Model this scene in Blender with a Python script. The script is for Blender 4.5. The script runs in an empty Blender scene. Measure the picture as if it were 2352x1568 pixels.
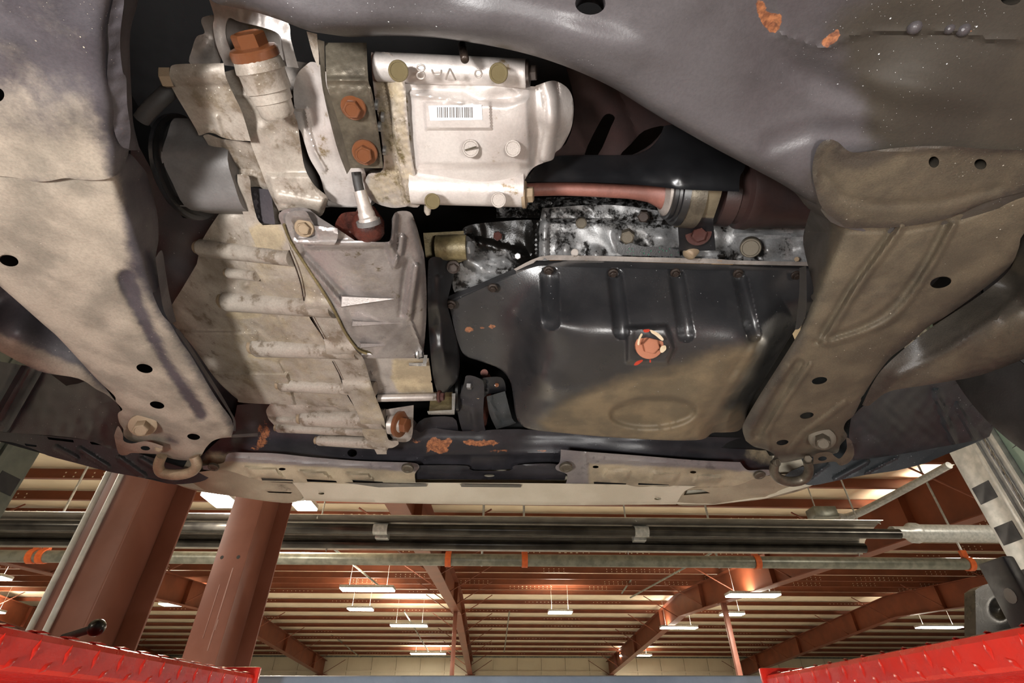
import bpy, math, random
import numpy as np
from mathutils import Vector, Matrix
from mathutils.geometry import delaunay_2d_cdt

random.seed(7)
SC = bpy.context.scene
COL = SC.collection
# ------------------------------------------------------------------ camera
F, CU, CV = 1165.0, 1176.0, 784.0          # focal length and centre in photo pixels (2352 x 1568)
PITCH = math.radians(37.0)                  # looking up and towards the front of the car
CZ = 1.5                                    # camera height above the shop floor
SP, CP = math.sin(PITCH), math.cos(PITCH)
cam_d = bpy.data.cameras.new('camera'); cam = bpy.data.objects.new('camera', cam_d); COL.objects.link(cam)
cam_d.sensor_width = 36.0; cam_d.lens = F / 2352 * 36.0
cam_d.clip_start = 0.02; cam_d.clip_end = 200
cam.location = (0, 0, CZ); cam.rotation_euler = (math.pi / 2 + PITCH, 0, 0)
SC.camera = cam
SC.cycles.max_bounces = 4; SC.cycles.adaptive_threshold = 0.1; SC.cycles.diffuse_bounces = 3; SC.cycles.glossy_bounces = 3; SC.cycles.caustics_reflective = False; SC.cycles.caustics_refractive = False
# ------------------------------------------------------------------ exposure, world, lights
SC.view_settings.view_transform = 'Standard'; SC.view_settings.look = 'None'
SC.view_settings.exposure = 0.0; SC.view_settings.gamma = 1.0; SC.view_settings.use_curve_mapping = False
W = bpy.data.worlds.new('world'); SC.world = W; W.use_nodes = True
W.node_tree.nodes['Background'].inputs[0].default_value = (1.0, 0.93, 0.85, 1)
W.node_tree.nodes['Background'].inputs[1].default_value = 0.14

def area_light(name, loc, target, size, power, color=(1, 1, 1), size_y=None):
    l = bpy.data.lights.new(name, 'AREA'); l.energy = power; l.color = color
    l.shape = 'RECTANGLE' if size_y else 'SQUARE'; l.size = size
    if size_y: l.size_y = size_y
    o = bpy.data.objects.new(name, l); COL.objects.link(o)
    o.location = loc
    o.rotation_euler = (Vector(target) - Vector(loc)).to_track_quat('-Z', 'Y').to_euler()
    return o
# two hand-held work lights beside the photographer
area_light('work_light', (-0.40, -0.34, CZ - 0.30), (-0.10, 0.50, CZ + 0.42), 0.14, 17.0, (1.0, 0.985, 0.97), 0.11)
area_light('work_light', (0.28, -0.22, CZ - 0.34), (0.12, 0.55, CZ + 0.42), 0.14, 5.0, (1.0, 0.97, 0.93), 0.11)

# ------------------------------------------------------------------ geometry toolkit
def ray(u, v):
    x = (np.asarray(u, float) - CU) / F; y = (CV - np.asarray(v, float)) / F
    return x, CP - y * SP, SP + y * CP
def tz(u, v, z):                            # forward depth of the point seen at (u,v) at height z above the camera
    return z / ray(u, v)[2]
def P(u, v, z):
    x, dy, dz = ray(u, v); t = z / dz
    return Vector((float(t * x), float(t * dy), float(CZ + z)))
def Q(u, v, t):
    x, dy, dz = ray(u, v)
    return Vector((float(t * x), float(t * dy), float(CZ + t * dz)))
def pxm(u, v, z):                           # metres per photo pixel there
    return float(tz(u, v, z)) / F

class Surf:
    """smooth surface through control points (u, v, z): thin-plate spline of inverse depth"""
    def __init__(s, ctrl, off=0.0, lam=1e-6):
        c = np.array(ctrl, float); s.off = off
        s.uv = c[:, :2] / 500.0
        w = 1.0 / tz(c[:, 0], c[:, 1], c[:, 2]); n = len(c)
        if n <= 3:
            s.k = None
            A = np.c_[np.ones(n), s.uv]
            s.a = np.linalg.lstsq(A, w, rcond=None)[0]
            return
        s.k = True
        d = np.linalg.norm(s.uv[:, None] - s.uv[None], axis=2)
        K = np.where(d > 0, d * d * np.log(np.maximum(d, 1e-9)), 0)
        Pm = np.c_[np.ones(n), s.uv]
        A = np.zeros((n + 3, n + 3)); A[:n, :n] = K + lam * np.eye(n); A[:n, n:] = Pm; A[n:, :n] = Pm.T
        sol = np.linalg.solve(A, np.r_[w, 0, 0, 0]); s.w = sol[:n]; s.a = sol[n:]
    def t(s, u, v):
        q = np.c_[np.ravel(u), np.ravel(v)] / 500.0
        r = np.c_[np.ones(len(q)), q] @ s.a
        if s.k:
            d = np.linalg.norm(q[:, None] - s.uv[None], axis=2)
            r = r + np.where(d > 0, d * d * np.log(np.maximum(d, 1e-9)), 0) @ s.w
        return 1.0 / np.maximum(r, 0.02) + s.off
    def pt(s, u, v, h=0.0):
        return Q(u, v, float(s.t([u], [v])[0]) - h)

class Flat(Surf):
    """level surface at height z above the camera"""
    def __init__(s, z, off=0.0): s.z = z; s.off = off
    def t(s, u, v): return tz(np.ravel(u), np.ravel(v), s.z) + s.off

def sm(pts, k=5, closed=True):
    """smooth outline; a point with a third item stays a sharp corner"""
    n = len(pts); out = []
    rng = range(n if closed else n - 1)
    for i in rng:
        p1, p2 = pts[i], pts[(i + 1) % n]
        p0 = pts[i - 1] if (closed or i > 0) else p1
        p3 = pts[(i + 2) % n] if (closed or i + 2 < n) else p2
        if len(p1) > 2: p0 = p1
        if len(p2) > 2: p3 = p2
        a, b, c, d = (np.array(q[:2], float) for q in (p0, p1, p2, p3))
        for j in range(k):
            s = j / k
            out.append(tuple(0.5 * (2 * b + (c - a) * s + (2 * a - 5 * b + 4 * c - d) * s * s + (3 * b - a - 3 * c + d) * s ** 3)))
    if not closed: out.append(tuple(pts[-1][:2]))
    return out
def ell(cu, cv, ru, rv, rot=0, n=24):
    c, s = math.cos(math.radians(rot)), math.sin(math.radians(rot))
    return [(cu + ru * math.cos(a) * c - rv * math.sin(a) * s, cv + ru * math.cos(a) * s + rv * math.sin(a) * c)
            for a in (2 * math.pi * i / n for i in range(n))]
def inside(poly, q):
    poly = np.asarray(poly, float); r = np.zeros(len(q), bool)
    x, y = q[:, 0], q[:, 1]
    for i in range(len(poly)):
        x1, y1 = poly[i - 1]; x2, y2 = poly[i]
        if y1 == y2: continue
        r ^= ((y1 > y) != (y2 > y)) & (x < (x2 - x1) * (y - y1) / (y2 - y1) + x1)
    return r
def pdist(line, q, closed=False):
    line = np.asarray([p[:2] for p in line], float); best = np.full(len(q), 1e9)
    for i in range(0 if closed else 1, len(line)):
        a, b = line[i - 1], line[i]; ab = b - a; L = max(ab @ ab, 1e-9)
        s = np.clip(((q - a) @ ab) / L, 0, 1)
        best = np.minimum(best, np.linalg.norm(q - a - s[:, None] * ab, axis=1))
    return best
def sst(x): x = np.clip(x, 0, 1); return x * x * (3 - 2 * x)
# relief features: height towards the viewer, in metres, as a function of photo position
def ridge(line, w, h, flat=0.0):
    def f(q):
        d = pdist(line, q); return h * (1 - sst((d - flat) / w))
    return f
def hump(line, w, h):                       # half-round bead
    def f(q):
        d = pdist(line, q) / w; return h * np.maximum(0, 1 - d * d) ** .85
    return f
def plateau(poly, h, soft=6):
    poly = [p[:2] for p in poly]
    def f(q):
        d = pdist(poly, q, True); s = np.where(inside(poly, q), d, -d)
        return h * sst(0.5 + s / (2 * soft))
    return f
def dome(c, ru, rv, h, rot=0):
    def f(q):
        co, si = math.cos(math.radians(rot)), math.sin(math.radians(rot))
        x = (q[:, 0] - c[0]) * co + (q[:, 1] - c[1]) * si; y = -(q[:, 0] - c[0]) * si + (q[:, 1] - c[1]) * co
        return h * (1 - sst(np.sqrt((x / ru) ** 2 + (y / rv) ** 2)))
    return f
def roll(line, w, h):                       # surface curls away towards this edge
    def f(q):
        d = np.clip(1 - pdist(line, q) / w, 0, 1); return -h * (1 - np.sqrt(np.maximum(0, 1 - d * d)))
    return f
def fold(poly, slope):                      # outside this area the sheet bends away, slope in metres per pixel
    poly = [p[:2] for p in poly]
    def f(q):
        d = pdist(poly, q, True); d = np.where(inside(poly, q), -d, d); return -slope * 0.5 * (d + np.sqrt(d * d + 200.0))
    return f
def lumps(scale, h, seed=0):
    rs = np.random.RandomState(seed); k = rs.normal(size=(7, 2)) * 6.28 / scale; ph = rs.uniform(0, 6.28, 7)
    def f(q): return h * np.sin(q @ k.T + ph).mean(axis=1)
    return f
def mask(poly, soft=20, amt=1.0):           # for dirt attributes
    return plateau(poly, amt, soft)

def fin(name, co, faces, angle=38, attrs=None):
    me = bpy.data.meshes.new(name); me.from_pydata([tuple(c) for c in co], [], faces); me.update()
    if attrs:
        for k, a in attrs.items():
            at = me.attributes.new(k, 'FLOAT', 'POINT'); at.data.foreach_set('value', np.asarray(a, np.float32))
    me.polygons.foreach_set('use_smooth', np.ones(len(me.polygons), bool))
    me.set_sharp_from_angle(angle=math.radians(angle))
    return me

def sheet(outline, surf, grid=10, feats=(), holes=(), skirt=0.02, back=False, dust=(), rust=(), name='m', skdir=None, angle=38, oil=()):
    """A pressed or cast surface: an outline as seen in the photo laid on `surf`, with relief, real holes and walls
    of depth `skirt` running up behind its rim."""
    outline = [tuple(p[:2]) for p in outline]
    if skdir is None:                       # walls run back along the line of sight to the piece's middle
        c_ = np.mean(outline, axis=0); d_ = np.array([float(k) for k in ray(*c_)]); skdir = d_ / np.linalg.norm(d_)
    def resamp(pl):
        o = []
        for i in range(len(pl)):
            a, b = np.array(pl[i]), np.array(pl[(i + 1) % len(pl)]); L = np.linalg.norm(b - a)
            if L < 0.12: continue
            m = max(1, int(L / (grid * 1.2))) if grid else 1
            for j in range(m): o.append(tuple(a + (b - a) * j / m))
        return o
    loops = [resamp(outline)] + [resamp(h) for h in holes]
    V, E = [], []
    for lp in loops:
        s = len(V); V += lp; E += [(s + i, s + (i + 1) % len(lp)) for i in range(len(lp))]
    if grid:
        A = np.array(outline); u0, v0 = A.min(0); u1, v1 = A.max(0)
        gu, gv = np.meshgrid(np.arange(float(u0), u1, grid), np.arange(v0, v1, grid * 0.87))
        gu[1::2] += grid / 2
        q = np.c_[gu.ravel(), gv.ravel()]
        ok = inside(outline, q) & (pdist(outline, q, True) > grid * 0.55)
        for h in holes: ok &= ~inside(h, q) & (pdist(h, q, True) > grid * 0.4)
        V += [tuple(p) for p in q[ok]]
    vs, _, fs, *_r = delaunay_2d_cdt([Vector(p) for p in V], E, [], 0, 1e-4)
    q = np.array([tuple(p) for p in vs]); fs = np.array([f for f in fs if len(f) == 3])
    cen = q[fs].mean(1); ok = inside(outline, cen)
    for h in holes: ok &= ~inside(h, cen)
    fs = fs[ok]
    # orient towards the camera (photo v runs downwards)
    a, b, c = q[fs[:, 0]], q[fs[:, 1]], q[fs[:, 2]]
    cr = (b[:, 0] - a[:, 0]) * (c[:, 1] - a[:, 1]) - (b[:, 1] - a[:, 1]) * (c[:, 0] - a[:, 0])
    fs[cr > 0] = fs[cr > 0][:, ::-1]
    used = np.unique(fs); rm = np.full(len(q), -1); rm[used] = np.arange(len(used)); q = q[used]; fs = rm[fs]
    t = surf.t(q[:, 0], q[:, 1]); x, dy, dz = ray(q[:, 0], q[:, 1])
    for f in feats: t = t - f(q) / np.sqrt(x * x + dy * dy + dz * dz)
    co = np.c_[t * x, t * dy, CZ + t * dz]
    at = {}
    for k, ms in (('dust', dust), ('rust', rust), ('oil', oil)):
        if len(ms):
            v = np.zeros(len(q))
            for m in ms: v = v + m(q)
            at[k] = np.clip(v, 0, 1)
    faces = [tuple(int(i) for i in f) for f in fs]
    if skirt:
        cnt = {}
        for f in faces:
            for i in range(3):
                e = (f[i], f[(i + 1) % 3]); cnt[e] = 1
        bnd = [e for e in cnt if (e[1], e[0]) not in cnt]
        n = len(co); sk = np.array(skdir, float) * skirt
        if back:
            co2 = co + sk; faces += [tuple(i + n for i in f[::-1]) for f in faces[:]]
            mp = {i: i + n for i in range(n)}
            co = np.r_[co, co2]
            for k in at: at[k] = np.r_[at[k], at[k]]
        else:
            bv = sorted({i for e in bnd for i in e}); mp = {i: n + j for j, i in enumerate(bv)}
            co = np.r_[co, co[bv] + sk]
            for k in at: at[k] = np.r_[at[k], at[k][bv]]
        faces += [(e[1], e[0], mp[e[0]], mp[e[1]]) for e in bnd]
    return fin(name, co, faces, angle, at)

def frames(pts):
    T = []
    for i in range(len(pts)):
        a = pts[max(i - 1, 0)]; b = pts[min(i + 1, len(pts) - 1)]; T.append((b - a).normalized())
    n = T[0].orthogonal().normalized(); out = []
    for t in T:
        n = (n - t * n.dot(t)).normalized(); out.append((n, t.cross(n)))
    return out
def tube(pts, rad, n=14, caps=True, name='tube', angle=40, squash=None):
    pts = [Vector(p) for p in pts]
    if not hasattr(rad, '__len__'): rad = [rad] * len(pts)
    fr = frames(pts); co, faces = [], []
    for p, r, (a, b) in zip(pts, rad, fr):
        for i in range(n):
            th = 2 * math.pi * i / n; co.append(p + a * (r * math.cos(th)) + b * (r * math.sin(th)))
    for j in range(len(pts) - 1):
        for i in range(n):
            k = (i + 1) % n; faces.append((j * n + i, j * n + k, (j + 1) * n + k, (j + 1) * n + i))
    if caps:
        faces.append(tuple(range(n))[::-1]); faces.append(tuple((len(pts) - 1) * n + i for i in range(n)))
    return fin(name, co, faces, angle)
def spl(pts, k=6):
    n = len(pts); out = []
    pts = [Vector(p) for p in pts]
    for i in range(n - 1):
        a, b, c, d = pts[max(i - 1, 0)], pts[i], pts[i + 1], pts[min(i + 2, n - 1)]
        for j in range(k):
            s = j / k
            out.append(0.5 * (2 * b + (c - a) * s + (2 * a - 5 * b + 4 * c - d) * s * s + (3 * b - a - 3 * c + d) * s ** 3))
    out.append(pts[-1]); return out
def ptube(path, k=1, n=14, name='tube'):
    """tube along (u, v, z, radius in photo pixels)"""
    pts = [P(*p[:3]) for p in path]; rad = [p[3] * pxm(*p[:3]) for p in path]
    if k > 1:
        m = len(pts); tt = [i / k for i in range((m - 1) * k + 1)]
        rad = [rad[min(int(s), m - 2)] * (1 - (s - min(int(s), m - 2))) + rad[min(int(s), m - 2) + 1] * (s - min(int(s), m - 2)) for s in tt]
        pts = spl(pts, k)
    return tube(pts, rad, n, name=name)
def lathe(p0, p1, prof, n=24, name='lathe', angle=40):
    """turned shape from p0 to p1; prof = (share of the length, radius in metres)"""
    p0, p1 = Vector(p0), Vector(p1); ax = p1 - p0
    t = ax.normalized(); a = t.orthogonal().normalized(); b = t.cross(a); co, faces = [], []
    for s, r in prof:
        for i in range(n):
            th = 2 * math.pi * i / n; co.append(p0 + ax * s + a * (r * math.cos(th)) + b * (r * math.sin(th)))
    m = len(prof)
    for j in range(m - 1):
        for i in range(n):
            k = (i + 1) % n; faces.append((j * n + i, j * n + k, (j + 1) * n + k, (j + 1) * n + i))
    faces.append(tuple(range(n))[::-1]); faces.append(tuple((m - 1) * n + i for i in range(n)))
    return fin(name, co, faces, angle)
def boss(u0, v0, z0, u1, v1, z1, r0, r1=None, rnd=0.5, n=16, name='boss'):
    """cast cylinder with a rounded nose at its first end, radii in photo pixels"""
    r1 = r1 or r0
    a, b = P(u0, v0, z0), P(u1, v1, z1); ra, rb = r0 * pxm(u0, v0, z0), r1 * pxm(u1, v1, z1); L = (b - a).length
    e = min(rnd * ra / L, .4)
    prof = [(0, ra * .55), (e * .3, ra * .82), (e * .7, ra * .95), (e, ra), (1, rb)]
    return lathe(a, b, prof, n, name)
def prism(pts, vec, name='prism', angle=38, attrs=None):
    n = len(pts); pts = [Vector(p) for p in pts]; vec = Vector(vec)
    co = pts + [p + vec for p in pts]
    nrm = Vector((0, 0, 0))
    for i in range(n): nrm += pts[i].cross(pts[(i + 1) % n])
    f0 = tuple(range(n)); f1 = tuple(range(n, 2 * n))
    flip = nrm.dot(vec) > 0
    faces = [f0[::-1] if flip else f0, f1 if flip else f1[::-1]]
    for i in range(n):
        k = (i + 1) % n; faces.append((i, k, n + k, n + i) if flip else (k, i, n + i, n + k))
    return fin(name, co, faces, angle)
def bevel_box(sx, sy, sz, b=0.0, name='box'):
    """box centred on the origin in x and y and z, edges chamfered"""
    if b <= 0:
        co = [(x * sx / 2, y * sy / 2, z * sz / 2) for z in (-1, 1) for y in (-1, 1) for x in (-1, 1)]
        return fin(name, co, [(0, 2, 3, 1), (4, 5, 7, 6), (0, 1, 5, 4), (2, 6, 7, 3), (0, 4, 6, 2), (1, 3, 7, 5)], 30)
    import bmesh
    bm = bmesh.new(); bmesh.ops.create_cube(bm, size=1.0)
    for v in bm.verts: v.co = Vector((v.co.x * sx, v.co.y * sy, v.co.z * sz))
    bmesh.ops.bevel(bm, geom=bm.edges[:], offset=b, segments=2, affect='EDGES', profile=0.5)
    me = bpy.data.meshes.new(name); bm.to_mesh(me); bm.free()
    me.polygons.foreach_set('use_smooth', np.ones(len(me.polygons), bool)); me.set_sharp_from_angle(angle=math.radians(40))
    return me
def join(meshes, name='m', angle=38):
    co, faces = [], []
    for m in meshes:
        n = len(co); co += [v.co.copy() for v in m.vertices]; faces += [tuple(i + n for i in p.vertices) for p in m.polygons]
    return fin(name, co, faces, angle)
def xf(me, M):
    me.transform(M); return me

WM = {}
def put(o, parent, M):
    if parent is not None:
        o.parent = parent; o.matrix_parent_inverse = WM[parent.name].inverted()
    o.matrix_basis = M; WM[o.name] = M.copy()
def tags(o, label=None, cat=None, group=None, kind=None):
    if label: o['label'] = label
    if cat: o['category'] = cat
    if group: o['group'] = group
    if kind: o['kind'] = kind
    return o
def T(name, loc, label, cat, group=None, kind=None):
    o = bpy.data.objects.new(name, None); COL.objects.link(o); o.empty_display_size = .03
    put(o, None, Matrix.Translation(Vector(loc)))
    return tags(o, label, cat, group, kind)
def O(name, me, mat, parent=None, M=None, label=None, cat=None, group=None, kind=None):
    """link a mesh: built in world space (M None: origin moved to its middle) or as a shared shape placed by M"""
    if M is None:
        c = np.empty(len(me.vertices) * 3, np.float32); me.vertices.foreach_get('co', c); c = c.reshape(-1, 3)
        lo, hi = c.min(0), c.max(0); piv = Vector(((lo[0] + hi[0]) / 2, (lo[1] + hi[1]) / 2, lo[2]))
        me.transform(Matrix.Translation(-piv)); M = Matrix.Translation(piv)
    o = bpy.data.objects.new(name, me); COL.objects.link(o)
    if mat is not None and not me.materials: me.materials.append(mat)
    put(o, parent, M)
    return tags(o, label, cat, group, kind)
def axis_m(loc, ax, s=1.0, spin=0.0):
    q = Vector(ax).normalized().to_track_quat('Z', 'Y')
    return Matrix.Translation(Vector(loc)) @ q.to_matrix().to_4x4() @ Matrix.Rotation(spin, 4, 'Z') @ Matrix.Diagonal((s, s, s, 1))

def _ring(prof):
    """stack of rings: (sides, radius, height)"""
    co, faces = [], []; last = None
    for kind, r, z in prof:
        s = len(co); n = 24
        for i in range(n):
            th = 2 * math.pi * i / n
            if kind == 'h':
                rr = r * math.cos(math.pi / 6) / math.cos((th % (math.pi / 3)) - math.pi / 6)
            else: rr = r
            co.append((rr * math.cos(th), rr * math.sin(th), z))
        if last is not None:
            for i in range(n): faces.append((last + i, last + (i + 1) % n, s + (i + 1) % n, s + i))
        last = s
    faces.append(tuple(last + i for i in range(24)))
    return co, faces
_shape = {}
def shape(kind, mat):
    k = (kind, mat.name)
    if k not in _shape:
        prof = {
            'flange': [('c', 1.45, -.3), ('c', 1.45, .12), ('c', 1.35, .25), ('c', 1.1, .32), ('h', 1.0, .34), ('h', 1.0, .95), ('h', .9, 1.05), ('c', .72, 1.07), ('c', .66, 1.0)],
            'washer': [('c', 1.7, -.3), ('c', 1.7, .12), ('c', 1.62, .16), ('c', 1.05, .18), ('h', 1.0, .2), ('h', 1.0, 1.0), ('h', .88, 1.1), ('c', .74, 1.12)],
            'tall': [('c', 1.75, -.3), ('c', 1.75, .10), ('c', 1.6, .18), ('c', 1.2, .22), ('h', 1.0, .25), ('h', 1.0, 1.55), ('h', .9, 1.7), ('c', .74, 1.74), ('c', .68, 1.66)],
            'hex': [('h', 1.0, -.3), ('h', 1.0, .7), ('h', .88, .8), ('c', .74, .82), ('c', .7, .76)],
            'disc': [('c', 1.0, -.5), ('c', 1.0, .22), ('c', .93, .32), ('c', .8, .34), ('c', .74, .27), ('c', .3, .27)],
            'stud': [('c', 1.0, -.4), ('c', 1.0, .1), ('h', .8, .12), ('h', .8, .5), ('c', .55, .55), ('c', .42, .6), ('c', .42, .95), ('c', .3, 1.0)],
            'clip': [('c', 1.0, -.3), ('c', 1.0, .1), ('c', .85, .22), ('c', .55, .24), ('c', .5, .15), ('c', .2, .15)],
        }[kind]
        co, fs = _ring(prof); me = fin(kind, co, fs, 32); me.materials.append(mat); _shape[k] = me
    return _shape[k]
def bolt(parent, u, v, z, r, mat, kind='flange', ax=None, to=None, name='bolt', label=None, surf=None, h=0):
    """fastener at photo position (u,v); ax = world axis of the head, or `to` = photo offset of the head's tip"""
    p = surf.pt(u, v, h) if surf is not None else P(u, v, z)
    t = (p - Vector((0, 0, CZ))); m = (t.y * CP + t.z * SP) / F
    if ax is None:
        ax = -t.normalized()
        if to: ax = ax + Vector((to[0], to[1] * SP, -to[1] * CP))
    return O(name, shape(kind, mat), None, parent, axis_m(p, ax, r * m, random.uniform(0, 1)), label=label)
# ------------------------------------------------------------------ materials
def lin(c):
    return tuple((x / 255 / 12.92) if x / 255 <= 0.04045 else ((x / 255 + 0.055) / 1.055) ** 2.4 for x in c[:3]) + (1,)
class NB:
    def __init__(s, name):
        s.m = bpy.data.materials.new(name); s.m.use_nodes = True; s.t = s.m.node_tree
        s.b = s.t.nodes['Principled BSDF']
        s.co = s.n('ShaderNodeTexCoord').outputs['Object']
    def n(s, ty, **k):
        o = s.t.nodes.new(ty)
        for a, b in k.items(): setattr(o, a, b)
        return o
    def link(s, a, b): s.t.links.new(a, b)
    def noise(s, scale, detail=4, rough=0.55, stretch=None, dist=0):
        o = s.n('ShaderNodeTexNoise'); o.inputs['Scale'].default_value = scale; o.inputs['Detail'].default_value = detail
        o.inputs['Roughness'].default_value = rough; o.inputs['Distortion'].default_value = dist
        if stretch:
            mp = s.n('ShaderNodeMapping'); mp.inputs['Scale'].default_value = stretch; s.link(s.co, mp.inputs[0]); s.link(mp.outputs[0], o.inputs[0])
        else: s.link(s.co, o.inputs[0])
        return o.outputs['Fac']
    def ramp(s, x, a, b, ca=0.0, cb=1.0):
        o = s.n('ShaderNodeMapRange'); o.interpolation_type = 'SMOOTHSTEP'
        s.link(x, o.inputs[0]); o.inputs[1].default_value = a; o.inputs[2].default_value = b
        o.inputs[3].default_value = ca; o.inputs[4].default_value = cb
        return o.outputs[0]
    def mix(s, f, a, b):
        o = s.n('ShaderNodeMix', data_type='RGBA')
        for i, x in ((0, f), (6, a), (7, b)):
            if isinstance(x, (tuple, list)): o.inputs[i].default_value = x
            elif isinstance(x, (int, float)): o.inputs[i].default_value = x
            else: s.link(x, o.inputs[i])
        return o.outputs[2]
    def mth(s, op, a, b=None, clamp=False):
        o = s.n('ShaderNodeMath', operation=op); o.use_clamp = clamp
        for i, x in ((0, a), (1, b)):
            if x is None: continue
            if isinstance(x, (int, float)): o.inputs[i].default_value = x
            else: s.link(x, o.inputs[i])
        return o.outputs[0]
    def attr(s, name):
        o = s.n('ShaderNodeAttribute', attribute_name=name); return o.outputs['Fac']
    def spots(s, scale, thr, rnd=1.0):
        o = s.n('ShaderNodeTexVoronoi'); o.inputs['Scale'].default_value = scale; o.inputs['Randomness'].default_value = rnd
        s.link(s.co, o.inputs[0]); return s.ramp(o.outputs['Distance'], thr, thr * 0.6)
    def bump(s, h, strength, dist=0.001):
        o = s.n('ShaderNodeBump'); o.inputs['Strength'].default_value = strength; o.inputs['Distance'].default_value = dist
        s.link(h, o.inputs['Height']); s.link(o.outputs[0], s.b.inputs['Normal'])
    def set(s, k, v):
        i = s.b.inputs[k]
        if isinstance(v, (int, float, tuple)): i.default_value = v
        else: s.link(v, i)

def dirty(name, c1, c2, sc=22, grain=.16, rough=(.45, .65), metal=0.0, dust=None, rustc=None, rust_all=0.0, specks=None,
          bump=.25, bscale=420, coat=0.0, dark=None, dark_amt=.0, dark_sc=35, oil=None, lo=.35, hi=.68, spec=.5, dnoise=.8):
    """base two-tone surface with grain, blotches of grime, and dust / rust / oil where the mesh attributes ask for it"""
    s = NB(name)
    n1 = s.noise(sc, 4, .6); c = s.mix(s.ramp(n1, lo, hi), lin(c1), lin(c2))
    fine = s.noise(bscale, 3, .7)
    if dark:
        n3 = s.noise(dark_sc, 5, .7); c = s.mix(s.ramp(n3, .62 - dark_amt, .72 - dark_amt), c, lin(dark))
    r = s.ramp(s.noise(sc * 1.7, 4), .3, .7, rough[0], rough[1])
    met = metal
    if dust:
        a = s.attr('dust'); nz = s.noise(sc * 2.2, 5, .7)
        f = s.mth('ADD', a, s.mth('MULTIPLY', s.mth('SUBTRACT', nz, .5), dnoise)); f = s.ramp(f, .25, .75)
        f = s.mth('MULTIPLY', f, s.ramp(a, 0.0, .15))
        dc = s.mix(s.ramp(s.noise(sc * 1.3, 5), .35, .65), lin(dust), lin(tuple(int(x * .8) for x in dust)))
        c = s.mix(f, c, dc); o = s.n('ShaderNodeMix', data_type='FLOAT')
        s.link(f, o.inputs[0]); s.link(r, o.inputs[2]); o.inputs[3].default_value = .72; r = o.outputs[0]
        if metal: met = s.mth('MULTIPLY', s.mth('SUBTRACT', 1.0, f), metal)
    if oil:
        a = s.attr('oil'); f = s.ramp(s.mth('ADD', a, s.mth('MULTIPLY', s.mth('SUBTRACT', s.noise(sc * 3.5, 5, .75), .5), 1.5)), .35, .65)
        f = s.mth('MULTIPLY', f, s.ramp(a, 0, .1))
        c = s.mix(f, c, lin(oil)); o = s.n('ShaderNodeMix', data_type='FLOAT'); s.link(f, o.inputs[0]); s.link(r, o.inputs[2]); o.inputs[3].default_value = .28; r = o.outputs[0]
    if rustc or rust_all:
        a = s.mth('ADD', s.attr('rust'), rust_all); nz = s.noise(65, 5, .75)
        f = s.ramp(s.mth('ADD', a, s.mth('MULTIPLY', s.mth('SUBTRACT', nz, .5), 1.6)), .45, .6)
        f = s.mth('MULTIPLY', f, s.ramp(a, 0, .12))
        rc = s.mix(s.ramp(s.noise(160, 6, .7), .35, .65), lin((166, 108, 72)), lin((100, 62, 46)))
        c = s.mix(f, c, rc)
    if specks:
        amt, col = specks
        f = s.mth('MULTIPLY', s.spots(95, .10 * amt), s.ramp(s.noise(9, 2), .45, .6))
        f2 = s.mth('MULTIPLY', s.spots(330, .13 * amt), s.ramp(s.noise(14, 3), .5, .62))
        c = s.mix(s.mth('MAXIMUM', f, f2), c, lin(col))
    c = s.mix(s.ramp(fine, .3, .75, 0, grain * 2), c, s.mix(.55, c, (0, 0, 0, 1)))
    s.set('Base Color', c); s.set('Roughness', r); s.set('Metallic', met); s.set('Coat Weight', coat); s.set('Coat Roughness', .12)
    s.set('Specular IOR Level', spec)
    s.bump(s.mth('ADD', fine, n1), bump, .0006)
    return s.m

M = {}
TAN = (176, 160, 132); BROWN = (140, 122, 92)
M['rail_grey'] = dirty('rail_grey', (78, 73, 76), (60, 56, 60), 14, .2, (.45, .65), dust=(162, 150, 134), rustc=1, specks=(.6, (190, 180, 160)), bump=.3)
M['rail_brown'] = dirty('rail_brown', (76, 70, 62), (57, 52, 47), 16, .26, (.30, .46), dust=(104, 93, 75), rustc=1, specks=(.7, (200, 195, 180)), bump=.6, bscale=620)
M['cross_grey'] = dirty('cross_grey', (88, 84, 86), (68, 64, 65), 9, .14, (.34, .5), dust=(68, 61, 50), rustc=1, specks=(.6, (225, 228, 230)), bump=.3)
M['pan_black'] = dirty('pan_black', (40, 40, 42), (50, 49, 50), 16, .10, (.27, .36), dnoise=.4, dust=(116, 100, 74), rustc=1, specks=(.7, (150, 150, 150)), bump=.3, spec=.9)
M['cast_tan'] = dirty('cast_tan', (176, 166, 154), (138, 127, 115), 18, .18, (.36, .54), .18, dust=(174, 158, 130), specks=(.8, (235, 228, 212)), bump=.4, dark=(122, 109, 94), dark_amt=.08, oil=(92, 80, 58))
M['cast_silver'] = dirty('cast_silver', (186, 176, 168), (150, 141, 134), 20, .12, (.33, .5), .35, dust=(190, 172, 140), bump=.35, dark=(96, 86, 74), dark_amt=.02, oil=(96, 84, 54))
M['cast_bright'] = dirty('cast_bright', (212, 204, 198), (188, 178, 172), 16, .1, (.3, .45), .3, dust=(170, 152, 110), bump=.3, dark=(140, 120, 92), dark_amt=.0, oil=(120, 102, 62))
M['cast_block'] = dirty('cast_block', (160, 160, 160), (112, 110, 108), 30, .22, (.3, .48), .3, bump=.5, dark=(30, 27, 25), dark_amt=.11, dark_sc=32, oil=(22, 20, 18))
M['cover_metal'] = dirty('cover_metal', (176, 168, 164), (140, 132, 128), 22, .14, (.26, .4), .55, dust=(170, 154, 124), bump=.3, dark=(104, 92, 74), dark_amt=.0, oil=(90, 80, 56))
M['black_metal'] = dirty('black_metal', (26, 26, 28), (36, 36, 38), 18, .1, (.3, .45), bump=.25, specks=(.6, (150, 150, 150)), rustc=1, dust=(120, 108, 86))
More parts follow.
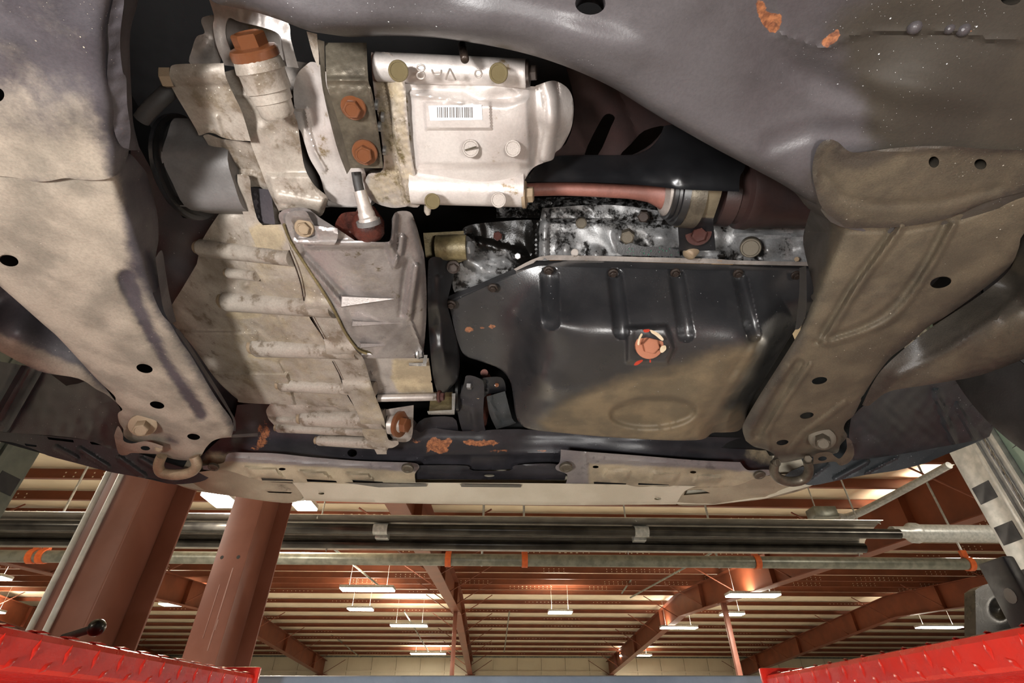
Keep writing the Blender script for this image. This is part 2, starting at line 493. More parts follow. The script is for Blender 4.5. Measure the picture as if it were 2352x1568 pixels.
M['black_gloss'] = dirty('black_gloss', (22, 22, 24), (30, 30, 32), 14, .06, (.3, .42), bump=.12, specks=(.5, (140, 140, 140)), spec=.9)
M['black_paint_rusty'] = dirty('black_paint_rusty', (38, 37, 40), (50, 48, 52), 14, .1, (.3, .45), bump=.3, specks=(.7, (150, 150, 155)), rustc=1, dust=(150, 136, 108))
M['plastic_black'] = dirty('plastic_black', (50, 54, 56), (66, 69, 71), 10, .1, (.36, .5), bump=.3, specks=(.8, (170, 175, 178)), dust=(110, 105, 95))
M['plastic_tan'] = dirty('plastic_tan', (168, 156, 132), (140, 128, 108), 8, .1, (.5, .65), bump=.3, dust=(186, 172, 144), dark=(108, 98, 82), dark_amt=.0, dark_sc=14)
M['shield_tan'] = dirty('shield_tan', (132, 126, 122), (112, 106, 106), 11, .12, (.42, .58), bump=.35, dust=(172, 158, 132), dark=(96, 90, 90), dark_amt=.04, dark_sc=16)
M['plastic_cream'] = dirty('plastic_cream', (206, 197, 176), (190, 180, 158), 6, .06, (.45, .6), bump=.15)
M['dark_body'] = dirty('dark_body', (9, 9, 9), (13, 12, 12), 10, .1, (.6, .8), bump=.2)  # near-black colour carries the shade of the engine bay gaps
M['rubber'] = dirty('rubber', (54, 51, 49), (42, 40, 38), 16, .1, (.55, .75), bump=.4, bscale=300)
M['rubber_gloss'] = dirty('rubber_gloss', (14, 14, 14), (22, 22, 22), 16, .06, (.22, .35), bump=.15)
M['rust'] = dirty('rust', (138, 80, 42), (92, 54, 30), 90, .25, (.25, .4), .15, coat=.5, bump=.6, bscale=600, dark=(92, 50, 34), dark_amt=.03, dark_sc=120)
M['rust_dark'] = dirty('rust_dark', (84, 44, 36), (58, 32, 28), 60, .2, (.25, .4), .1, bump=.6, bscale=500, dark=(40, 24, 20), dark_amt=.05, dark_sc=90)
M['rust_pale'] = dirty('rust_pale', (188, 124, 94), (158, 96, 68), 70, .15, (.5, .7), bump=.5, bscale=500)
M['bolt_tan'] = dirty('bolt_tan', (158, 138, 112), (132, 112, 90), 40, .15, (.45, .6), .2, bump=.4)
M['bolt_grey'] = dirty('bolt_grey', (112, 104, 90), (84, 77, 66), 40, .15, (.35, .5), .5, bump=.4)
M['bolt_black'] = dirty('bolt_black', (46, 38, 34), (70, 58, 50), 60, .15, (.25, .4), .4, bump=.4)
M['steel'] = dirty('steel', (196, 196, 196), (164, 164, 162), 26, .08, (.25, .38), .8, bump=.2)
M['steel_dull'] = dirty('steel_dull', (124, 121, 119), (104, 101, 99), 16, .1, (.4, .55), .35, bump=.25)
M['stud_yellow'] = dirty('stud_yellow', (138, 124, 90), (104, 92, 64), 60, .2, (.35, .5), .3, bump=.6)
M['shaft_brown'] = dirty('shaft_brown', (142, 92, 80), (116, 74, 64), 30, .1, (.5, .65), bump=.3)
M['exhaust_brown'] = dirty('exhaust_brown', (62, 44, 42), (46, 35, 34), 18, .1, (.55, .7), bump=.3)
M['joint_brown'] = dirty('joint_brown', (56, 38, 35), (42, 31, 30), 14, .1, (.4, .55), bump=.3)  # brown lowered to include the shadow of rail and crossmember
M['ink'] = dirty('ink', (40, 38, 38), (40, 38, 38), bump=0)
M['label_white'] = dirty('label_white', (236, 234, 234), (226, 224, 224), 40, .03, (.4, .5), bump=.05)
M['paint_red_mark'] = dirty('paint_red_mark', (190, 64, 44), (170, 52, 36), 50, .05, (.4, .5), bump=.1)
M['paint_cream_mark'] = dirty('paint_cream_mark', (226, 208, 178), (212, 190, 156), 50, .05, (.4, .5), bump=.1)
M['gasket'] = dirty('gasket', (196, 150, 96), (168, 124, 76), 60, .1, (.4, .6), bump=.3)
M['green_fleck'] = dirty('green_fleck', (20, 120, 88), (16, 96, 70), bump=0)
# ------------------------------------------------------------------ workshop building
def bmat(name, c1, c2, sc=3, rough=.5, spec=.4, dots=None, bump=.1):
    s = NB(name); c = s.mix(s.ramp(s.noise(sc, 5), .35, .65), lin(c1), lin(c2)); s.set('Base Color', c); s.set('Roughness', rough); s.set('Specular IOR Level', spec)
    s.bump(s.noise(sc * 40, 3), bump, .001); return s.m
M['iron_red'] = bmat('iron_red', (132, 72, 47), (116, 62, 41), 1.5, .45)
M['column_red'] = bmat('column_red', (148, 98, 84), (132, 84, 70), 2.0, .42)
M['insulation'] = bmat('insulation', (244, 230, 202), (236, 220, 190), 2.0, .6)
M['wall_cream'] = bmat('wall_cream', (232, 222, 196), (222, 210, 184), .8, .6)
M['concrete'] = bmat('concrete', (168, 164, 158), (140, 137, 132), 2.5, .35, bump=.2)
M['galv'] = bmat('galv', (190, 192, 190), (164, 167, 166), 30, .35); M['galv'].node_tree.nodes['Principled BSDF'].inputs['Metallic'].default_value = .3
M['pipe_green'] = bmat('pipe_green', (136, 138, 128), (110, 112, 104), 10, .35); M['pipe_green'].node_tree.nodes['Principled BSDF'].inputs['Metallic'].default_value = .4
M['heater_dark'] = bmat('heater_dark', (70, 68, 64), (48, 46, 44), 6, .25, bump=0); M['heater_dark'].node_tree.nodes['Principled BSDF'].inputs['Metallic'].default_value = .8
M['heater_foil'] = bmat('heater_foil', (206, 202, 192), (186, 180, 170), 6, .3, bump=0); M['heater_foil'].node_tree.nodes['Principled BSDF'].inputs['Metallic'].default_value = .7
M['orange_clamp'] = bmat('orange_clamp', (214, 106, 52), (196, 90, 44), 20, .5)
M['white_hole'] = bmat('white_hole', (240, 230, 205), (236, 226, 200), 20, .6)
def emis(name, col, st):
    s = NB(name); s.set('Base Color', (1, 1, 1, 1)); s.set('Emission Color', col); s.set('Emission Strength', st); return s.m
M['lamp_glow'] = emis('lamp_glow', (1.0, .93, .78, 1), 22)
M['drip_pale'] = bmat('drip_pale', (176, 140, 132), (166, 128, 120), 20, .5)
M['conduit_steel'] = bmat('conduit_steel', (226, 228, 228), (206, 210, 210), 20, .3)
BR = Matrix.Rotation(math.radians(1.8), 4, 'Z')      # building axis runs a touch to the left of the lens axis
BT = Matrix.Translation((0, 0, CZ))
def bbox(x0, x1, y0, y1, z0, z1, mat, name, parent=None, bev=0, tilt=None, **k):
    me = bevel_box(x1 - x0, y1 - y0, z1 - z0, bev)
    return O(name, me, M[mat], parent, BT @ BR @ Matrix.Translation(((x0 + x1) / 2, (y0 + y1) / 2, (z0 + z1) / 2)) @ (tilt or Matrix()), **k)
def bw(x, y, z): return BT @ BR @ Vector((x, y, z))
YR, HR, SL, YW = 21.6, 4.28, .06, 37.3
def hz(y): return HR - SL * abs(y - YR)              # underside of the roof skin above the camera
bbox(-30, 30, -14, 38, -1.6, -1.5, 'concrete', 'floor', kind='structure')
cl = T('ceiling', (0, YR, CZ + 4.5), 'cream insulated workshop roof on rust-red purlins', 'ceiling', kind='structure')
ang = math.atan(SL)
for y0, y1 in ((-14, YR), (YR, 38)):
    L = (y1 - y0) / math.cos(ang); ym = (y0 + y1) / 2
    O('roof_skin', bevel_box(60, L, .06), M['insulation'], cl, BT @ BR @ Matrix.Translation((0, ym, hz(ym) + .05)) @ Matrix.Rotation(ang if y0 < 0 else -ang, 4, 'X'))
# Z purlins: web with two lips, one shared shape
def zpurlin(L, h=.19, f=.06, t=.006):
    prof = [(-f, -h + .015), (-f, -h), (0, -h), (0, 0), (f, 0), (f, -.015)]
    prof2 = [(y + (t if 0 < i < 5 else t), z + (t if i < 4 else -t)) for i, (y, z) in enumerate(prof)]
    co, fs = [], []
    ring = prof + [(y + t, z) for y, z in prof[::-1]]
    m_ = len(ring)
    for x in (-L / 2, L / 2): co += [(x, y, z) for y, z in ring]
    for i in range(m_): fs.append((i, (i + 1) % m_, m_ + (i + 1) % m_, m_ + i))
    return fin('purlin', co, fs, 30)
pm = zpurlin(60); pm.materials.append(M['iron_red']); pm2 = zpurlin(60, .15); pm2.materials.append(M['iron_red'])
y = YR + .5
ys = []
while y < 37: ys.append(y); y += 1.5
y = YR - .6
while y > 5: ys.append(y); y -= 1.25
for y in ys:
    O('purlin', pm2 if y > YR else pm, None, cl, BT @ BR @ Matrix.Translation((0, y, hz(y))))
# screw holes along the purlin webs: too small to pick apart, one mesh per roof
co, fs = [], []
for y in ys:
    for k in range(10):
        xs = random.uniform(-16, 16); nn = random.randint(4, 9)
        for j in range(nn):
            for r_ in (0, 1):
                x = xs + j * .16; z = hz(y) - .07 - .07 * r_; s_ = .012; b_ = len(co)
                co += [bw(x - s_, y - .009, z - s_), bw(x + s_, y - .009, z - s_), bw(x + s_, y - .009, z + s_), bw(x - s_, y - .009, z + s_)]; fs.append((b_, b_ + 1, b_ + 2, b_ + 3))
O('punched_holes', fin('holes', co, fs), M['white_hole'], cl, kind='stuff')
wl = T('wall_back', (0, YW, 0), 'cream panelled end wall of the workshop', 'wall', kind='structure')
for i in range(40):
    bbox(-30 + i * 1.5 + .01, -30 + i * 1.5 + 1.49, YW, YW + .1, -1.5, hz(YW) + .3, 'wall_cream', 'wall_panel', wl)
bbox(-30, 30, YW - .05, YW, 2.55, 2.62, 'wall_cream', 'girt', wl)
bbox(-30, 30, YW + .11, YW + .2, -1.5, 4, 'wall_cream', 'wall_sheet', wl)

# roof beams (rafters) run away from the viewer, in I-section, one object per frame line
def rafter(x, label, y0=6.0):
    t = T('roof_beam', bw(x, YR, HR - .9), label, 'roof beam', 'rust-red roof beams')
    for a, b, sg in ((y0, YR, 1), (YR, YW, -1)):
        L = (b - a) / math.cos(ang); ym = (a + b) / 2; z = hz(ym) - .22
        Mx = BT @ BR @ Matrix.Translation((x, ym, z)) @ Matrix.Rotation(sg * ang, 4, 'X')
        for nm, sx, sz, dz in (('web', .012, .74, -.38), ('flange', .30, .018, -.755), ('flange', .30, .016, -.008)):
            O(nm, bevel_box(sx, L, sz), M['iron_red'], t, Mx @ Matrix.Translation((0, 0, dz)))
        for k in range(3):
            yy = a + (b - a) * (k + .5) / 3
            O('stiffener', bevel_box(.28, .012, .74), M['iron_red'], t, BT @ BR @ Matrix.Translation((x, yy, hz(yy) - .60)))
    for yy in np.arange(y0 + 1, YW, 3.0):
        for s in (-1, 1):
            p = bw(x + s * .02, yy, hz(yy) - .96); q = bw(x + s * 1.3, yy, hz(yy) - .2)
            O('fly_brace', tube([p, q], .016, 6), M['iron_red'], t)
    return t
def wx(u, v, y):                                     # building x of the point seen at (u, v) at distance y
    x, dy, dz = ray(u, v); a = math.radians(1.8)
    t = y / float(dy); X, Y = t * float(x), y
    return X * math.cos(a) + Y * math.sin(a)
XC = wx(1040, 1400, 19)
for dx, lb in ((0, 'rust-red roof beam running away down the middle of the ceiling'), (-9.0, 'rust-red roof beam behind the pair of brown columns'), (8.6, 'rust-red sloping roof beam ending behind the far slim post, right of centre'),
               (17.0, 'rust-red roof beam nearest the grey lift post'), (-18, 'rust-red roof beam at the far side beyond the brown columns')):
    rafter(XC + dx, lb)
# slim posts under the beams
def post(x, y, label, w=.14, z0=-1.5):
    t = T('roof_post', bw(x, y, -1.5), label, 'post', 'slim roof posts')
    bbox(x - w / 2, x + w / 2, y - w / 2, y + w / 2, z0, hz(y) - .98, 'column_red', 'shaft', t, .006)
    bbox(x - w, x + w, y - w, y + w, hz(y) - 1.0, hz(y) - .97, 'iron_red', 'cap_plate', t)
    bbox(x - w, x + w, y - w, y + w, -1.5, -1.48, 'iron_red', 'base_plate', t)
post(XC, 20.5, 'slim red-brown post under the middle roof beam'); post(XC + 8.6, 17.5, 'slim red-brown post under the sloping beam, right of centre')
post(XC + 17.0, 17.5, 'slim red-brown post behind the red runway by the rubber stop')
for i, dx in enumerate((-9, 0, 8.6, 17.0)):
    post(XC + dx, YW - .3, ['wall post behind the brown columns', 'wall post at the end of the middle beam', 'wall post where the sloping beam meets the wall', 'wall post behind the red runway'][i].replace('wall post', 'short dark red wall post'), .3)

# ------------------------------------------------------------------ the two heavy columns
def ray_at(u, v, t): return Q(u, v, t)
def hcol(u, v, t, wf, dp, label, conduits):
    b = Q(u, v, t); X, Y = b.x, b.y
    c = T('steel_column', (X, Y, 0), label, 'column', 'heavy steel columns')
    H0, H1 = 0.0, CZ + 3.4
    rot = Matrix.Rotation(math.radians(-4), 4, 'Z')
    def pc(nm, x0, x1, y0, y1, mat='column_red', z0=H0, z1=H1):
        O(nm, bevel_box(x1 - x0, y1 - y0, z1 - z0, .002), M[mat], c, Matrix.Translation((X, Y, 0)) @ rot @ Matrix.Translation(((x0 + x1) / 2, (y0 + y1) / 2, (z0 + z1) / 2)))
    pc('flange', -wf / 2, wf / 2, 0, .014); pc('web', -.006, .006, .014, dp - .014); pc('flange', -wf / 2, wf / 2, dp - .014, dp)
    pc('base_plate', -wf / 2 - .05, wf / 2 + .05, -.05, dp + .05, z0=0, z1=.02)
    for x in conduits:
        o = T('conduit', Matrix.Translation((X, Y, 0)) @ rot @ Vector((x, -.016, 0)), 'bare steel conduit on the nearer brown column, ' + ('outer of the two' if x == conduits[0] else 'inner of the two'), 'conduit', 'conduits on the column')
        p = Matrix.Translation((X, Y, 0)) @ rot @ Vector((x, -.016, 0))
        O('pipe', tube([p, p + Vector((0, 0, H1))], .0145, 16), M['conduit_steel'], o)
        for z in (CZ + .25, CZ + 1.4):
            O('strap', tube([p + Vector((0, 0, z)), p + Vector((0, 0, z + .02))], .0175, 16), M['steel'], o)
    return c, X, Y, rot
hcol(196, 1300, 2.6, .27, .42, 'near brown steel column with two bare conduits', (-.115, -.03))
c2, X2, Y2, r2 = hcol(524, 1300, 4.0, .26, .50, 'second brown steel column with bolt holes and pale drips', ())
for x, z in ((-.075, 1.06), (.06, 1.06)):
    O('bolt_hole', lathe(Matrix.Translation((X2, Y2, 0)) @ r2 @ Vector((x, -.001, CZ + z)), Matrix.Translation((X2, Y2, 0)) @ r2 @ Vector((x, .004, CZ + z)), [(0, .014), (1, .014)], 14), M['ink'], c2)

for x, z0, z1, w_ in ((-.02, .50, .86, .006), (.045, .42, .98, .010), (.05, .55, .62, .018)):
    O('paint_drip', bevel_box(w_, .0012, z1 - z0, .0003), M['drip_pale'], c2, Matrix.Translation((X2, Y2, 0)) @ r2 @ Matrix.Translation((x, -.0008, CZ + (z0 + z1) / 2)))

# ------------------------------------------------------------------ radiant tube heater and sprinkler pipe
YH = 6.0
def zat(v, y): x, dy, dz = ray(0, v); return y * float(dz) / float(dy)
zN, zF = zat(1186, YH - .28), zat(1262, YH + .28); zh = (zN + zF) / 2; HT = (zF - zN) / .56
ht = T('radiant_heater', bw(0, YH, zh), 'long dark radiant tube heater under a shiny reflector hung on chains', 'heater')
x0, x1 = -9.0, wx(2010, 1235, YH + .1)
s_ = .235
prof = [(-.28, 0), (-.27, .008), (-.14, .04), (0, .055), (.14, .055), (.22, .03), (.27, 0), (.28, -.02)]
co, fs = [], []
for x in (x0, x1):
    for a, b in prof: co.append(bw(x, YH + a, zh + b + a * HT))
    for a, b in prof[::-1]: co.append(bw(x, YH + a, zh + b + .006 + a * HT))
n_ = len(prof) * 2
for i in range(n_): fs.append((i, (i + 1) % n_, n_ + (i + 1) % n_, n_ + i))
O('reflector', fin('refl', co, fs, 3), M['heater_foil'], ht)
O('tube', tube([bw(x0, YH - .11, zh - .035 - .11 * HT), bw(x1 + .25, YH - .11, zh - .035 - .11 * HT)], .055, 16), M['heater_dark'], ht)
O('tube', tube([bw(x0, YH + .14, zh - .035 + .14 * HT), bw(x1 - .05, YH + .14, zh - .035 + .14 * HT)], .055, 16), M['heater_dark'], ht)
for u in (-300, 880, 1470):
    x = wx(u, 1226, YH)
    O('coupling', tube([bw(x - .08, YH - .11, zh - .035 - .11 * HT), bw(x + .08, YH - .11, zh - .035 - .11 * HT)], .062, 16), M['galv'], ht)
    O('clamp_box', bevel_box(.15, .10, .10, .008), M['galv'], ht, Matrix.Translation(bw(x, YH + .02, zh - .02)) @ BR)
for u in (740, 1440, 1990):
    x = wx(u, 1200, YH)
    O('hanger_chain', tube([bw(x, YH, zh + .06), bw(x, YH, hz(YH))], .010, 6), M['galv'], ht)
    O('wire_hanger', tube(spl([bw(x + .05, YH - .28, zh - .04 - .28 * HT), bw(x + .03, YH - .2, zh + .05 - .2 * HT), bw(x, YH, zh + .10), bw(x + .03, YH + .2, zh + .05 + .2 * HT), bw(x + .05, YH + .28, zh - .04 + .28 * HT)], 4), .006, 6), M['galv'], ht)
O('flue', tube([bw(x1 + .5, YH, zh + .05), bw(x1 + 3.5, YH, zh + .05)], .10, 20), M['galv'], ht)
O('flue_collar', lathe(bw(x1 + .22, YH - .05, zh + .05), bw(x1 + .55, YH, zh + .05), [(0, .06), (.6, .07), (.8, .115), (1, .115)], 20), M['galv'], ht)
YP = 7.4; zp = zat(1286, YP)
sp_ = T('sprinkler_pipe', bw(0, YP, zp), 'grey-green pipe with orange clamps running below the heater', 'pipe')
O('main_pipe', tube([bw(-12, YP, zp), bw(12, YP, zp)], .078, 20), M['pipe_green'], sp_)
for u in (100, 122, 1030, 1205, 1745, 2250):
    x = wx(u, 1286, YP)
    O('clamp', tube([bw(x - .04, YP, zp), bw(x + .04, YP, zp)], .095, 16), M['orange_clamp'], sp_)
    O('clamp_ear', bevel_box(.08, .05, .12), M['orange_clamp'], sp_, Matrix.Translation(bw(x, YP, zp + .12)) @ BR)
for u in (115, 1107, 1205, 1655, 2250):
    x = wx(u, 1286, YP)
    O('hanger_rod', tube([bw(x, YP, zp - .08), bw(x, YP, hz(YP))], .016, 8), M['galv'], sp_)
# far thin pipe along the end wall and cross lines
O('wall_pipe', tube([bw(-26, YW - 1.2, zat(1508, YW - 1.2)), bw(26, YW - 1.2, zat(1508, YW - 1.2))], .05, 10), M['pipe_green'], label='thin dark pipe along the top of the far cream wall', cat='pipe')
for i, (u0, v0, u1, v1, h0) in enumerate(((760, 1255, 870, 1345, 12), (1555, 1180, 1430, 1360, 14), (1640, 1265, 1450, 1370, 13.5), (1620, 1130, 1560, 1200, 9.5), (640, 1360, 830, 1510, 24), (1500, 1360, 1330, 1510, 25), (930, 1405, 985, 1497, 22), (1170, 1405, 1158, 1497, 22))):
    O('branch_line', tube([bw(wx(u0, v0, h0), h0, zat(v0, h0)), bw(wx(u1, v1, h0 * 1.5), h0 * 1.5, zat(v1, h0 * 1.5))], .028, 8), M['pipe_green'],
      label=['thin sprinkler branch pipe left of the middle beam, just below the heater', 'thin branch pipe passing behind the heater between two lamps', 'thin sloping branch pipe above the lamp on the sloping beam', 'short dark branch pipe below the bumper corner',
             'long thin branch pipe reaching the wall beside the second column', 'long thin branch pipe reaching the wall near the slim post', 'thin branch pipe left of the slim middle post', 'near-vertical thin branch pipe right of the slim middle post'][i], cat='pipe', group='branch pipes')
O('conduit_run', ptube([(1925, 1186, 2.2, 8), (1950, 1186, 2.2, 8), (2005, 1162, 2.2, 8), (2180, 1068, 2.2, 8)], 5), M['galv'], label='galvanised conduit bending up from the grey junction box', cat='conduit')
jb = P(1888, 1180, 2.2); jt = T('junction_box', jb, 'grey square junction box hung above the end of the heater', 'junction box')
O('box', bevel_box(.30, .22, .14, .01), M['pipe_green'], jt, Matrix.Translation(jb)); O('hanger_rod', tube([jb + Vector((0, .1, .05)), Vector((jb.x, jb.y + .1, CZ + hz(jb.y)))], .008, 6), M['galv'], jt)

# ------------------------------------------------------------------ ceiling lamps
def lamp(u, v, y, w, label, d=.42):
    x = wx(u, v, y); z = zat(v, y)
    t = T('ceiling_lamp', bw(x, y, z), label, 'lamp', 'linear high-bay lamps')
    O('housing', bevel_box(w, d, .07, .01), M['galv'], t, Matrix.Translation(bw(x, y, z + .05)) @ BR)
    O('diffuser', bevel_box(w * .98, d * .94, .035, .008), M['lamp_glow'], t, Matrix.Translation(bw(x, y, z)) @ BR)
    for s in (-.35, .35): O('cable', tube([bw(x + s * w, y, z + .08), bw(x + s * w, y, max(hz(y), z + .1))], .006, 5), M['galv'], t)
    l = bpy.data.lights.new('lamp_light', 'AREA'); l.shape = 'RECTANGLE'; l.size = w; l.size_y = d; l.energy = 260; l.color = (1, .90, .76)
    o = bpy.data.objects.new('lamp_light', l); COL.objects.link(o); put(o, t, Matrix.Translation(bw(x, y, z - .03)) @ BR)
    # open top of the fixture throws light onto the roof
    l = bpy.data.lights.new('lamp_uplight', 'AREA'); l.shape = 'RECTANGLE'; l.size = w; l.size_y = d; l.energy = 90; l.color = (1, .88, .72)
    o = bpy.data.objects.new('lamp_uplight', l); COL.objects.link(o); put(o, t, Matrix.Translation(bw(x, y, z + .10)) @ BR @ Matrix.Rotation(math.pi, 4, 'X'))
for a in ((846, 1356, 15.2, 1.45, 'bright lamp above the middle, largest left of the middle beam'), (940, 1438, 23.5, 1.5, 'lamp second in the row left of the middle beam'), (984, 1502, 33.5, 2.0, 'lamp far down the row, close to the end wall and slim post'),
          (1737, 1364, 15.4, 1.45, 'bright lamp over the sloping beam right of the heater end'), (1563, 1440, 23.5, 1.5, 'lamp beside the slim post on the sloping beam'), (1462, 1504, 33.5, 1.8, 'lamp near the end wall under the sloping beam'),
          (2180, 1436, 22.0, 1.7, 'lamp just above the red runway near the rubber stop'), (515, 1156, 5.6, .26, 'glaring lamp between the brown columns under the bumper'), (702, 1166, 8.0, .32, 'glaring lamp beside the second column top'), (2205, 1190, 8.6, .75, 'glaring lamp beside the grey lift post'),
          (5, 1336, 15.0, .9, 'lamp at the far edge beside the near column, upper one'), (5, 1412, 22.0, .9, 'lamp at the far edge beside the near column, lower one'), (830, 1401, 19.6, .85, 'dim small lamp below the bright one left of the middle beam'), (1287, 1406, 20.2, .85, 'dim small lamp right of the middle beam'), (1688, 1408, 20.2, .8, 'dim small lamp under the bright one over the sloping beam'), (330, 1424, 20, .3, 'tiny lamp between the two brown columns'), (415, 1393, 20, 1.0, 'dim strip lamp between the two brown columns')):
    lamp(*a)
for i, (x, y) in enumerate(((-5.5, -4.0), (4.5, -4.0), (-6.0, 3.0), (6.5, 3.0))):  # unseen lamps, added to brighten the column faces
    z = hz(y) - .6
    t = T('ceiling_lamp', bw(x, y, z), ['lamp behind the viewer over the columns side', 'lamp behind the viewer over the far bay', 'lamp above the car on the columns side', 'lamp above the car on the far side'][i], 'lamp', 'linear high-bay lamps')
    O('housing', bevel_box(1.4, .28, .07, .01), M['galv'], t, Matrix.Translation(bw(x, y, z + .05)) @ BR)
    O('diffuser', bevel_box(1.37, .26, .035, .008), M['lamp_glow'], t, Matrix.Translation(bw(x, y, z)) @ BR)
    l = bpy.data.lights.new('lamp_light', 'AREA'); l.shape = 'RECTANGLE'; l.size = 1.4; l.size_y = .28; l.energy = 260; l.color = (1, .90, .76)
    o = bpy.data.objects.new('lamp_light', l); COL.objects.link(o); put(o, t, Matrix.Translation(bw(x, y, z - .03)) @ BR)
# ------------------------------------------------------------------ four-post lift
def pbr(name, c1, c2, sc, rough, metal=0, coat=0, bump=.15, bs=200):
    s = NB(name); s.set('Base Color', s.mix(s.ramp(s.noise(sc, 6, .65), .35, .66), lin(c1), lin(c2))); s.set('Roughness', s.ramp(s.noise(sc * 2, 4), .3, .7, rough * .8, rough * 1.3)); s.set('Metallic', metal); s.set('Coat Weight', coat)
    s.bump(s.noise(bs, 4), bump, .001); return s.m
M['lift_red'] = pbr('lift_red', (224, 46, 32), (200, 38, 28), 12, .26, 0, .3)
M['lift_grey'] = pbr('lift_grey', (128, 140, 156), (112, 124, 140), 10, .4)
M['post_grey'] = pbr('post_grey', (104, 112, 106), (86, 94, 90), 10, .42)
M['post_green'] = pbr('post_green', (142, 166, 152), (128, 150, 138), 6, .45)
def runway(sx, label, yend):
    t = T('lift_runway', (sx * .75, .3, CZ + .05), label, 'runway', 'red lift runways')
    x0, x1 = .50, 1.02; zt, zb, y0 = .078, .042, -1.5
    xs = [sx * x0, sx * x1]
    # folded deck: top sheet, rounded inner edge, face, inward lip
    pr = [(x1, zt), (x0 + .010, zt), (x0 + .003, zt - .002), (x0, zt - .008), (x0, zb + .004), (x0 + .003, zb), (x0 + .03, zb), (x1, zb)]
    co, fs = [], []
    ys = [y0, yend]
    for y in ys: co += [(sx * a, y, CZ + b) for a, b in pr]
    k = len(pr)
    for i in range(k - 1): fs.append((i, i + 1, k + i + 1, k + i) if sx < 0 else (i + 1, i, k + i, k + i + 1))
    fs += [tuple(range(k)), tuple(range(k, 2 * k))[::-1]]
    O('deck', fin('deck', co, fs, 25), M['lift_red'], t)
    # raised checker-plate lugs on the face and lip
    lug = fin('lug', [(0, -.012, 0), (0, 0, -.004), (0, .012, 0), (0, 0, .004), (-.002, -.005, 0), (-.002, .005, 0)], [(0, 1, 4), (1, 2, 5), (1, 5, 4), (0, 4, 3), (3, 4, 5), (3, 5, 2)], 60); lug.materials.append(M['lift_red'])
    y = -.1; i = 0
    while y < yend - .02:
        for (zz, rot, sc) in ((zt - .016, math.radians(84), .85), (zb + .006, math.radians(40), .75)):
            O('checker_lug', lug, None, t, Matrix.Translation((sx * (x0 - .0001), y + (0 if rot > 1 else .024), CZ + zz)) @ Matrix.Diagonal((1 if sx > 0 else -1, 1, 1, 1)) @ Matrix.Rotation(rot, 4, 'X') @ Matrix.Diagonal((1, sc, sc * 1.3, 1)))
        O('checker_lug', lug, None, t, Matrix.Translation((sx * (x0 + .008), y, CZ + zt)) @ Matrix.Rotation(math.radians(90), 4, 'Y') @ Matrix.Rotation(math.radians(45), 4, 'X'))
        y += .048; i += 1
    bx_ = bevel_box(.53, .012, .075, .003)
    O('end_plate', bx_, M['lift_red'], t, Matrix.Translation((sx * .76, yend + .006, CZ + .052)))
    O('support_channel', bevel_box(.36, yend - y0 - .1, .09, .006), M['lift_red'], t, Matrix.Translation((sx * .80, (y0 + yend) / 2 - .05, CZ + .004)))
    return t
runway(-1, 'red checker-plate lift runway on the side of the brown columns', 1.18)
runway(1, 'red checker-plate lift runway on the side of the rubber stop', 1.20)
cb_ = T('lift_crossbeam', (0, 1.45, CZ + .0), 'grey-blue steel crossbeam joining the two red runways', 'crossbeam')
O('beam', bevel_box(2.9, .16, .13, .008), M['lift_grey'], cb_, Matrix.Translation((0, 1.42, CZ + .021)))
def lpost(sx, label):
    t = T('lift_post', (sx * 1.62, 1.55, 0), label, 'lift post', 'lift posts')
    H0, H1 = 0, CZ + 1.25
    X, Y = (1.555, 1.68) if sx > 0 else (-1.60, 1.60)
    def pc(nm, x0, x1, y0, y1, mat, z0=H0, z1=H1, b=.002):
        a, b_ = sorted((X + sx * y0, X + sx * y1))
        return O(nm, bevel_box(b_ - a, x1 - x0, z1 - z0, b), M[mat], t, Matrix.Translation(((a + b_) / 2, Y - (x0 + x1) / 2, (z0 + z1) / 2)))
    gv = 'galv' if sx > 0 else 'post_grey'
    pc('slotted_channel', 0, .105, 0, .006, gv); pc('track_rib', .105, .125, -.008, .01, gv); pc('track_face', .125, .18, .002, .008, gv); pc('track_rib', .18, .195, -.008, .012, gv)
    pc('post_face', .195, .34, .01, .02, 'post_green' if sx > 0 else 'post_grey'); pc('seam_strip', .25, .264, .004, .012, 'post_grey')
    pc('post_wall', 0, .34, .16, .166, 'post_grey'); pc('post_wall', 0, .006, .006, .16, 'galv' if sx > 0 else 'post_grey'); pc('post_wall', .334, .34, .02, .16, 'post_grey'); pc('foot_plate', -.08, .38, -.1, .26, 'post_grey', 0, .02)
    for k in range(7):
        z = CZ - .2 + k * .13
        pc('latch_slot', .012, .085, -.0015, .0, 'lift_slot', z, z + .055, 0)
    p = Vector((X - sx * .006, Y - .155, 0))
    for ph in range(4):
        pts = [p + Vector((.003 * math.cos(k * .55 + ph * 1.57), .003 * math.sin(k * .55 + ph * 1.57), .3 + k * .010)) for k in range(240)]
        O('cable_strand', tube(pts, .0026, 5, False), M['steel'], t)
M['lift_slot'] = pbr('lift_slot', (16, 20, 30), (20, 24, 34), 10, .5)
lpost(1, 'galvanised and green lift post with dark latch slots beside the tyre'); lpost(-1, 'grey lift post with steel cable behind the wheel arch liner')
